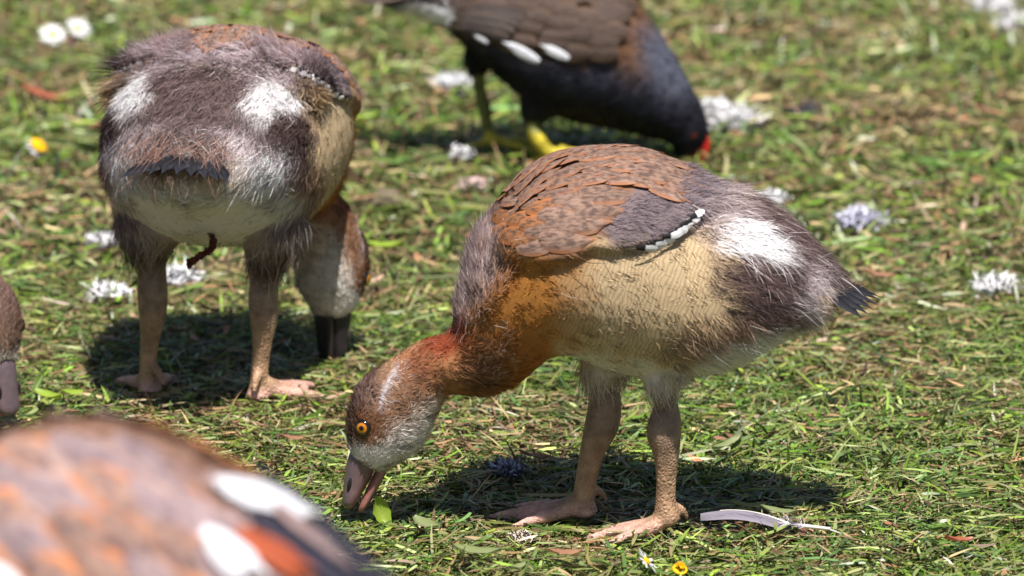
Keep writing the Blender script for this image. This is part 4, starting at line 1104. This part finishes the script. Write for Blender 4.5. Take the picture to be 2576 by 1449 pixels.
for side in (-1, 1):
    for i in range(8, -1, -1):             # hind rows first, front rows over them
        for j in range(6):
            x0 = -330+i*118+(j % 2)*45+rq.uniform(-15, 15); ridge = np.interp(x0, [-400, -170, 0, 180, 360, 560, 760, 920], [1290, 1190, 1122, 1085, 1112, 1205, 1335, 1450])
            y0 = ridge+34+j*92+rq.uniform(-10, 10)
            ang = R(18+6*i*0.6+j*4); L_ = 250+i*14
            if x0+L_*math.cos(ang) > 980: continue
            if side > 0 and j == 0: continue
            gfeather('scapular_feather', GF['g_grey' if rq.random() < .3 else 'g_scap'], (x0, y0), (x0+L_*math.cos(ang), y0+L_*math.sin(ang)), side, .004+.0016*(8-i)*.5, 1.15)
    for k, bs, tp, of, ys in [('g_white',(520,1275),(770,1350),.012,.75),('g_white',(500,1265),(700,1300),.013,.6),('g_white',(560,1300),(610,1330),.014,1.2),('g_white',(480,1365),(650,1480),.013,.95),('g_white',(500,1385),(600,1500),.012,1.1),
                              ('g_white',(-60,1440),(90,1520),.013,1.3),('g_dark',(600,1325),(930,1470),.0095,.85),('g_dark',(640,1350),(1010,1520),.0085,.9),('g_dark',(760,1380),(1090,1570),.008,.9),('g_ruf',(560,1370),(760,1470),.0115,.8),('g_ruf',(590,1395),(760,1500),.0105,.8),
                              ('g_grey',(640,1300),(900,1430),.0115,.8)]:
        if side > 0 and k != 'g_dark': continue
        gfeather('wing_feather', GL[k], bs, tp, side, of, ys*1.5)
for k in range(9):
    a = -1+2*k/8; tb = lg(1120, 1640)+[0, a*.02, 0]; d = lg(1420, 1830)-lg(1120, 1640)
    o = bpy.data.objects.new('tail_feather', GL['g_dark']); COL.objects.link(o); o.parent = gr
    place(o, tb, nrm(d)+np.array([0, a*.45, 0]), (.4, a*.3, 1), .10, 0, 1.2)
simple_loft('bill', [(-790,432, -880,545, 12),(-850,460, -915,545, 11),(-920,520, -960,570, 9),(-965,565, -985,590, 5)], lg, M['bill'], gr, (190,120,120), (90,60,60))
for side in (-1, 1):
    p, n_ = gsurf(-770, 480, side); e = bpy.data.objects.new('eye', EYE); COL.objects.link(e); e.parent = gr; place(e, p, (-1, 0, 0), n_, .0065)

# ================================================================== SMALL THINGS ON THE LAWN
def down_fluff(px, py, size, rgb, label, n=1500, dark=0.0, cat='down feather'):
    p = ground(px, py, 0.014)
    rg = np.random.default_rng(int(px*7+py))
    d = nrm(rg.normal(0, 1, (n, 3))*[1.1, .9, .55]+[0, 0, .35])
    L = size*rg.uniform(.15, .62, n)
    c0 = rg.normal(0, size*.36, (n, 3))*[1, 1, .40]
    t = np.array([0, .35, .7, 1.0])
    P = c0[:, None]+d[:, None]*(L[:, None]*t)[..., None]+rg.normal(0, .12, (n, 1, 3))*(L[:, None]*t**2)[..., None]
    P[:, :, 2] = np.maximum(P[:, :, 2], -.006)
    wd = nrm(np.cross(d, rg.normal(0, 1, (n, 3))))
    W = np.repeat(np.array([[.0013, .0012, .0009, 0]]), n, 0)
    c = np.repeat(lin(rgb)[None], n, 0)*(1+rg.normal(0, .08, n))[:, None]
    V, q, tr, C, NN = ribbons(P, wd, W, np.clip(c, 0, .96), nrm(d*.5+[0, -.5, 1.0]))
    o = link('down_fluff', mk_mesh('down_fluff', V, q, tr, C, NN), M['fluff']); o.location = p
    return tag(o, label, cat, 'down tufts shed on the lawn')
WH = (248, 246, 252)
down_fluff(272, 738, .016, WH, 'white down tuft on the grass beside the rear-facing gosling, outside its legs')
down_fluff(440, 702, .020, (242, 242, 250), 'bluish white down tuft on the grass seen between the legs of the rear-facing gosling')
down_fluff(1140, 210, .016, (242, 242, 250), 'small down tuft on the grass behind the moorhen')
down_fluff(1160, 386, .009, WH, 'tiny white down tuft beside the dark toes of the moorhen')
down_fluff(1790, 278, .020, WH, 'upright white down tuft touching the head of the moorhen', 1500)
down_fluff(1838, 302, .024, WH, 'fat white down tuft in front of the moorhen', 1800)
down_fluff(2160, 555, .020, (220, 220, 240), 'thin upright bluish down tuft behind the profile gosling rump')
down_fluff(2505, 722, .020, WH, 'white down tuft on open grass beyond the profile gosling tail', 900)
down_fluff(1940, 498, .012, WH, 'little pale down tuft just above the profile gosling rump')
down_fluff(260, 606, .014, WH, 'pale down tuft half hidden under the rear-facing gosling thigh')
down_fluff(2500, 15, .020, WH, 'pale blurred down tuft far back on the lawn, smaller of the pair')
down_fluff(2566, 62, .022, WH, 'pale blurred down tuft far back on the lawn, larger of the pair')
down_fluff(1190, 465, .011, (224, 196, 190), 'pinkish down scrap on the grass near the moorhen feet')
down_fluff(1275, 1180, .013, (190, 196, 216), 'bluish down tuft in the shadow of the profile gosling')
down_fluff(1310, 1352, .008, (206, 192, 178), 'dirty down scrap on the clippings below the webbed foot')

M['petal'] = plain_mat('daisy_petal', (250, 248, 250), .5, .3, transl=.25, rgb2=(236, 232, 240))
M['disc'] = plain_mat('yellow_disc', (244, 196, 20), .6, .2, 900, (.8, .0006), rgb2=(214, 150, 10))
M['stem'] = plain_mat('green_stem', (110, 140, 60), .5, .3)
M['purple'] = plain_mat('purple_petal', (196, 70, 190), .5, .3, transl=.2)
PET = mk_mesh('petal', np.array([(0, -.10, 0), (0, .10, 0), (.5, -.17, .06), (.5, .17, .06), (.9, -.12, .05), (.9, .12, .05), (1, 0, .03)]), [(0, 2, 3, 1), (2, 4, 5, 3)], [(4, 6, 5)])
PET.materials.append(M['petal'])
PETY = fcopy(PET, M['disc']); PETP = fcopy(PET, M['purple'])
def flower(px, py, d, label, pet=PET, n=17, h=.014, tilt=(.35, -.2), wid=.8, disc='disc', cup=0.1, disc_r=.32, name='daisy'):
    p = ground(px, py, h)
    r_ = root(name, (p[0], p[1], p[2])); r_.rotation_euler = (tilt[0], tilt[1], px % 3)
    for k in range(n):
        o = bpy.data.objects.new('petal', pet); COL.objects.link(o); o.parent = r_
        a = 2*math.pi*k/n+rq.uniform(-.06, .06)
        o.matrix_local = Matrix.Rotation(a, 4, 'Z')@Matrix.Rotation(-cup+rq.uniform(-.2, .2), 4, 'Y')@Matrix.Translation((d*.09, 0, 0))@Matrix.Diagonal((d*.42, d*.42*wid, d*.4, 1))
    V, F = tube([(0, 0, -.001), (0, 0, d*.06), (0, 0, d*.10)], [d*disc_r*.45, d*disc_r*.48, d*disc_r*.2], 14, 8, up=(0, 1, 0))
    link('disc', mk_mesh('disc', V, [f for f in F if len(f) == 4], [f for f in F if len(f) == 3]), M[disc], r_)
    V, F = tube([(0, 0, 0), (.001, .001, -h*.5), (.002, 0, -h*1.1)], [.0008, .0008, .0009], 8, 8)
    link('stem', mk_mesh('stem', V, [f for f in F if len(f) == 4], [f for f in F if len(f) == 3]), M['stem'], r_)
    return tag(r_, label, 'flower', 'small flowers in the lawn')
flower(1625, 1412, .021, 'white daisy with yellow centre lying in sharp focus among clippings', tilt=(.75, -.5), h=.022)
flower(132, 88, .026, 'white daisy far behind the rear-facing gosling, standing by the purple bloom', tilt=(.6, .1), h=.02)
flower(196, 72, .026, 'white daisy far behind the rear-facing gosling, back one of the pair', tilt=(.5, -.1), h=.02)
flower(97, 366, .022, 'daisy with large yellow centre and drooping pale petals', tilt=(.7, 0), h=.016, cup=-.5, disc_r=.75)
flower(845, 236, .016, 'deep yellow bloom against the wing of the rear-facing gosling', PETY, 9, .02, (.8, 0), 1.9, cup=.6, disc_r=.8, name='buttercup')
flower(1710, 1432, .011, 'round yellow flower bud beside the daisy', PETY, 8, .021, (.5, .2), 2.0, cup=1.0, disc_r=1.0, name='flower_bud')
flower(176, 118, .013, 'small purple bloom below the pair of daisies', PETP, 9, .024, (.4, 0), 1.8, cup=.9, disc='stem', name='clover')

# leaves: short broad blades lying about, each its own object
def leaf_mesh(name, rgb, rgb2, wr=.36, fold=.18, curl=.2, serr=.0):
    V, UVc = [], []
    nl, nw = 8, 4; rg = random.Random(hash(name) % 99)
    for i in range(nl+1):
        t = i/nl; wv = wr*.5*math.sin(math.pi*min(1, t*.96+.02))**.8*(1.15-.3*t)+.012
        if serr: wv *= 1+serr*(1 if i % 2 else -1)
        for j in range(nw+1):
            v = -1+2*j/nw
            V.append((t-.5, v*wv, fold*wr*abs(v)+curl*((t-.5)**2)+rg.uniform(-.012, .012)))
            UVc.append((1-abs(v))*(.5+.5*t))
    c = np.array([lin(rgb)*(1-k)+lin(rgb2)*k for k in UVc])
    q = [(i*(nw+1)+j, (i+1)*(nw+1)+j, (i+1)*(nw+1)+j+1, i*(nw+1)+j+1) for i in range(nl) for j in range(nw)]
    return mk_mesh(name, np.array(V), q, None, c)
LK = {'green': ('leaf', (132, 158, 48), (160, 178, 76), .55, .2, .4, .06), 'sage': ('leaf', (122, 132, 84), (146, 154, 110), .46, .16, .35), 'dark': ('leaf', (84, 108, 44), (104, 130, 60), .34, .25, -.2),
      'brown': ('leaf', (150, 108, 84), (170, 128, 100), .55, .15, .35, .15), 'tan': ('leaf', (176, 152, 116), (190, 168, 132), .5, .12, .2, .1), 'rust': ('leaf', (166, 92, 66), (150, 96, 76), .45, .2, .3, .15)}
LM = {k: leaf_mesh(*v) for k, v in LK.items()}
for k in LM: LM[k].materials.append(M['leaf'])
def leaf(k, px, py, L, az, tilt, label, ys=1.0, z=.021, roll=0.0):
    p = ground(px, py, z)
    o = bpy.data.objects.new('fallen_leaf', LM[k]); COL.objects.link(o)
    o.location = p; o.rotation_euler = (roll, tilt, az); o.scale = (L, L*ys, L)
    return tag(o, label, 'leaf', 'leaves lying on the clippings')
leaf('green', 956, 1288, .024, 0.15, 1.15, 'bright yellow green leaf dangling from the open bill', z=.020, roll=1.1)
leaf('sage', 1072, 1322, .026, -.8, .1, 'dull sage leaf lying flat just in front of the feeding bill', 1.1)
leaf('sage', 1200, 1392, .034, -.15, .05, 'largest dull sage leaf on the clippings, below the webbed feet')
leaf('dark', 1215, 1362, .020, .6, -.3, 'curled dark leaf tucked against the largest sage leaf')
leaf('sage', 1300, 1430, .022, 1.0, .1, 'upright pointed sage leaf beside the pink brown crumpled leaf', .8)
leaf('brown', 1420, 1395, .024, .2, .1, 'crumpled pinkish brown leaf below the feet of the profile gosling')
leaf('tan', 1200, 1358, .018, .1, .1, 'tan crumbled leaf scrap above the largest sage leaf')
leaf('sage', 1830, 1122, .032, .75, -.15, 'long pale rolled leaf behind the legs of the profile gosling', .55)
leaf('dark', 1870, 1112, .024, .6, -.3, 'dark leaf at the end of the long pale rolled leaf', .7)
leaf('green', 182, 992, .017, .3, .1, 'round light green leaf near the foot of the rear-facing gosling', 1.7)
leaf('green', 120, 1000, .024, -.5, .1, 'broad yellow green leaf beside the cut-off gosling')
leaf('dark', 95, 975, .028, 1.2, -.7, 'dark upright leaf blade beside the cut-off gosling', .6, .02)
leaf('sage', 1880, 1275, .026, .3, .2, 'grey green leaf in shadow above the lying quill', .8)
leaf('sage', 1960, 1290, .026, -.2, .1, 'broad grey green leaf by the quill end', .9)
leaf('tan', 2000, 1310, .018, 1.3, .3, 'tan broken leaf standing against the shaft of the quill', .9)
leaf('rust', 2410, 1362, .024, .5, .2, 'reddish brown leaf scrap on open grass to the tail side of the profile gosling')
leaf('brown', 2210, 695, .026, .1, .2, 'pinkish brown dead leaf behind the tail of the profile gosling')
leaf('rust', 105, 245, .042, -.1, .3, 'large rust coloured dead leaf behind the rear-facing gosling')
leaf('brown', 2490, 285, .030, .1, .3, 'brown dead leaf far out on the lawn, darkest one there')
leaf('tan', 2100, 140, .022, 1.2, .3, 'pale tan leaf far out on the lawn behind the moorhen')
leaf('brown', 2265, 242, .016, .4, .3, 'small pinkish leaf far out on the lawn')
leaf('tan', 870, 135, .026, .2, .3, 'tan leaf on the lawn between the moorhen and the rear-facing gosling')
leaf('brown', 1340, 1150, .024, .4, .3, 'reddish brown crumpled leaf behind the bent neck of the profile gosling')
leaf('green', 960, 625, .034, .1, .05, 'wide pale green leaf on the lawn by the hidden head of the rear-facing gosling', .8)
leaf('green', 900, 305, .040, .2, .05, 'wide yellow green leaf on the lawn behind the moorhen', .6)
leaf('brown', 735, 1105, .018, .2, .2, 'dark brown leaf scrap in front of the profile gosling head')
leaf('rust', 525, 780, .020, .7, .4, 'rust coloured leaf scrap seen between the legs of the rear-facing gosling', .6)
leaf('brown', 2240, 605, .022, .0, .2, 'dark brown scrap above the tail of the profile gosling', .5)
# scatter of small leaf crumbs nobody would count
nC = 2600; rg = np.random.default_rng(4)
xy = np.stack([rg.uniform(-.55, .55, nC), rg.uniform(-.34, 1.9, nC)], 1)
az = rg.uniform(0, 6.28, nC); L_ = rg.uniform(.006, .018, nC)
h3 = np.stack([np.cos(az), np.sin(az), rg.normal(0, .18, nC)], 1); sd3 = nrm(np.cross(h3, nrm(np.array([0, 0, 1.])+rg.normal(0, .25, (nC, 3)))))
t = np.array([0, .3, .7, 1.0]); P = np.zeros((nC, 4, 3)); P[:, :, :2] = xy[:, None]; P[:, :, 2] = rg.uniform(.006, .015, nC)[:, None]
P += h3[:, None]*(L_[:, None]*(t-.5))[..., None]
W = (L_*rg.uniform(.25, .5, nC))[:, None]*np.array([.35, 1, .85, 0])[None]
pal = np.array([lin(c) for c in [(160, 118, 92), (150, 160, 96), (176, 150, 116), (130, 92, 72), (170, 178, 90), (190, 160, 140), (120, 130, 70), (182, 130, 100)]])
c = pal[rg.integers(0, len(pal), nC)]*(1+rg.normal(0, .15, nC))[:, None]
V, q, tr, C, _ = ribbons(P, sd3, W, np.clip(c, .01, .8))
o = link('leaf_litter', mk_mesh('leaf_litter', V, q, tr, C), M['leaf']); o.location.z = GZ; o['kind'] = 'stuff'
tag(o, 'brown and green leaf crumbs strewn over the clippings', 'leaf litter')

# shed quill in front
qa, qt = ground(2088, 1338, .015), ground(1762, 1300, .020)
M['quill'] = feather_mat('quill_vane', (132, 126, 140), (148, 142, 154), dark=(106, 100, 114), barb=420)
M['shaft'] = plain_mat('quill_shaft', (240, 232, 224), .35, .5, transl=.1)
qr = tag(root('quill_feather', (qa[0], qa[1], 0)), 'shed grey flight feather lying on the grass with its pale shaft bare', 'feather')
V = []; UVq = []; nl, nw = 14, 6; Lq = np.linalg.norm(qt-qa); dq = nrm(qt-qa); sq = nrm(np.cross([0, 0, 1], dq))
qloc = qa-np.array([qa[0], qa[1], 0])
for i in range(nl+1):
    tt = i/nl; s0 = .30+.70*tt; w1 = .0062*math.sin(math.pi*min(1, tt*.955+.045))**.5; w2_ = .0128*math.sin(math.pi*min(1, tt*.955+.045))**.5*(1-.06*(i % 3 == 1))
    for j in range(nw+1):
        v = -1+2*j/nw; wv = (w1 if v < 0 else w2_)*v
        V.append(qloc+dq*Lq*s0+sq*wv*(-1)+np.array([0, 0, .0022*(1-abs(v))+.012*math.sin(tt*3.1)*.5-.003*abs(v)])); UVq.append((tt, (v+1)/2))
qf = [(i*(nw+1)+j, (i+1)*(nw+1)+j, (i+1)*(nw+1)+j+1, i*(nw+1)+j+1) for i in range(nl) for j in range(nw)]
link('vane', mk_mesh('vane', np.array(V), qf, None, None, None, True, np.array(UVq)), M['quill'], qr)
V, F = tube([qloc+dq*Lq*k+np.array([0, 0, .0022+.006*math.sin(max(0, (k-.3)/.7)*3.1)]) for k in (0, .15, .3, .45, .6, .75, .85)], [.0011, .0014, .0012, .0006, .0004, .0003, .0002], 8, 30)
link('shaft', mk_mesh('shaft', V, [f for f in F if len(f) == 4], [f for f in F if len(f) == 3]), M['shaft'], qr)
n = 120; kk = np.random.default_rng(8); tt = kk.uniform(.18, .36, n); sg = np.where(kk.random(n) < .5, -1, 1)
B0 = qloc+dq*(Lq*tt)[:, None]; dd = nrm(dq*.8+sq*sg[:, None]+np.array([0, 0, .5])+kk.normal(0, .3, (n, 3))); LL = kk.uniform(.004, .011, n); t = np.array([0, .4, .75, 1.])
V, q, tr, C, _ = ribbons(B0[:, None]+dd[:, None]*(LL[:, None]*t)[..., None]+np.array([0, 0, .002]), nrm(np.cross(dd, kk.normal(0, 1, (n, 3)))), np.repeat([[.0005, .0004, .0003, 0]], n, 0), np.repeat(lin((222, 214, 224))[None], n, 0))
ob = link('downy_barbs', mk_mesh('downy_barbs', V, q, tr, C), M['fluff'], qr); ob['kind'] = 'stuff'

# clod, droppings, catkin
def lump(name, px, py, size, rgb, rgb2, label, cat, sq_=.7, z=.0):
    bm = bmesh.new(); bmesh.ops.create_icosphere(bm, subdivisions=3, radius=1.0)
    for v in bm.verts:
        k = vnoise(np.array([[v.co.x*1.7+px, v.co.y*1.7+v.co.z*2.3]]), 3)[0]; v.co *= .7+.6*k; v.co.z *= sq_
    me = bpy.data.meshes.new(name); bm.to_mesh(me); bm.free(); me.polygons.foreach_set('use_smooth', np.ones(len(me.polygons), bool))
    me.materials.append(plain_mat(name+'_surface', rgb, .9, .15, 60/size*.02, (.9, .002), rgb2=rgb2))
    o = link(name, me); p = ground(px, py, size*sq_*.5+z); o.location = p; o.scale = (size, size*.8, size); return tag(o, label, cat)
lump('clod', 962, 512, .018, (176, 160, 138), (96, 82, 66), 'pale lumpy clod of earth on the lawn beside the moorhen', 'clod')
lump('dropping', 2022, 290, .016, (96, 92, 104), (50, 46, 50), 'dark grey dropping far out on the lawn', 'dropping')
lump('dirt_lump', 1345, 1355, .012, (170, 138, 112), (110, 84, 66), 'small brown dirt lump against the webbed foot', 'dirt lump', .6)
lump('dirt_lump', 1775, 1362, .013, (166, 140, 118), (110, 88, 72), 'small brown dirt lump beside the near leg and the quill', 'dirt lump', .5)
bw = BVHTree.FromPolygons([tuple(v) for v in l2w(b_rear.V)], [tuple(p.vertices) for p in b_rear.me.polygons])
h = bw.ray_cast(Vector(CAM), Vector(nrm(ray(528, 588))))
hp = np.array(h[0]) if h[0] is not None else at_y(528, 588, LLOC[1])
yc = hp[1]-.002
pts = [hp]+[at_y(a, b, yc-.002*i) for i, (a, b) in enumerate([(536,604),(534,622),(516,637),(494,650),(476,663),(480,674)])]
V, F = tube(np.array(pts)-hp, [.0012, .0022, .0023, .0024, .0023, .0021, .0012], 10, 60)
kk = np.random.default_rng(2); V = V+kk.normal(0, .0008, V.shape)
M['catkin'] = plain_mat('catkin_scales', (110, 56, 44), .8, .2, 900, (.8, .001), rgb2=(66, 34, 30))
co = link('catkin', mk_mesh('catkin', V, [f for f in F if len(f) == 4], [f for f in F if len(f) == 3], None, None, False), M['catkin']); co.location = hp
tag(co, 'dried reddish brown catkin stuck to the belly of the rear-facing gosling', 'catkin')
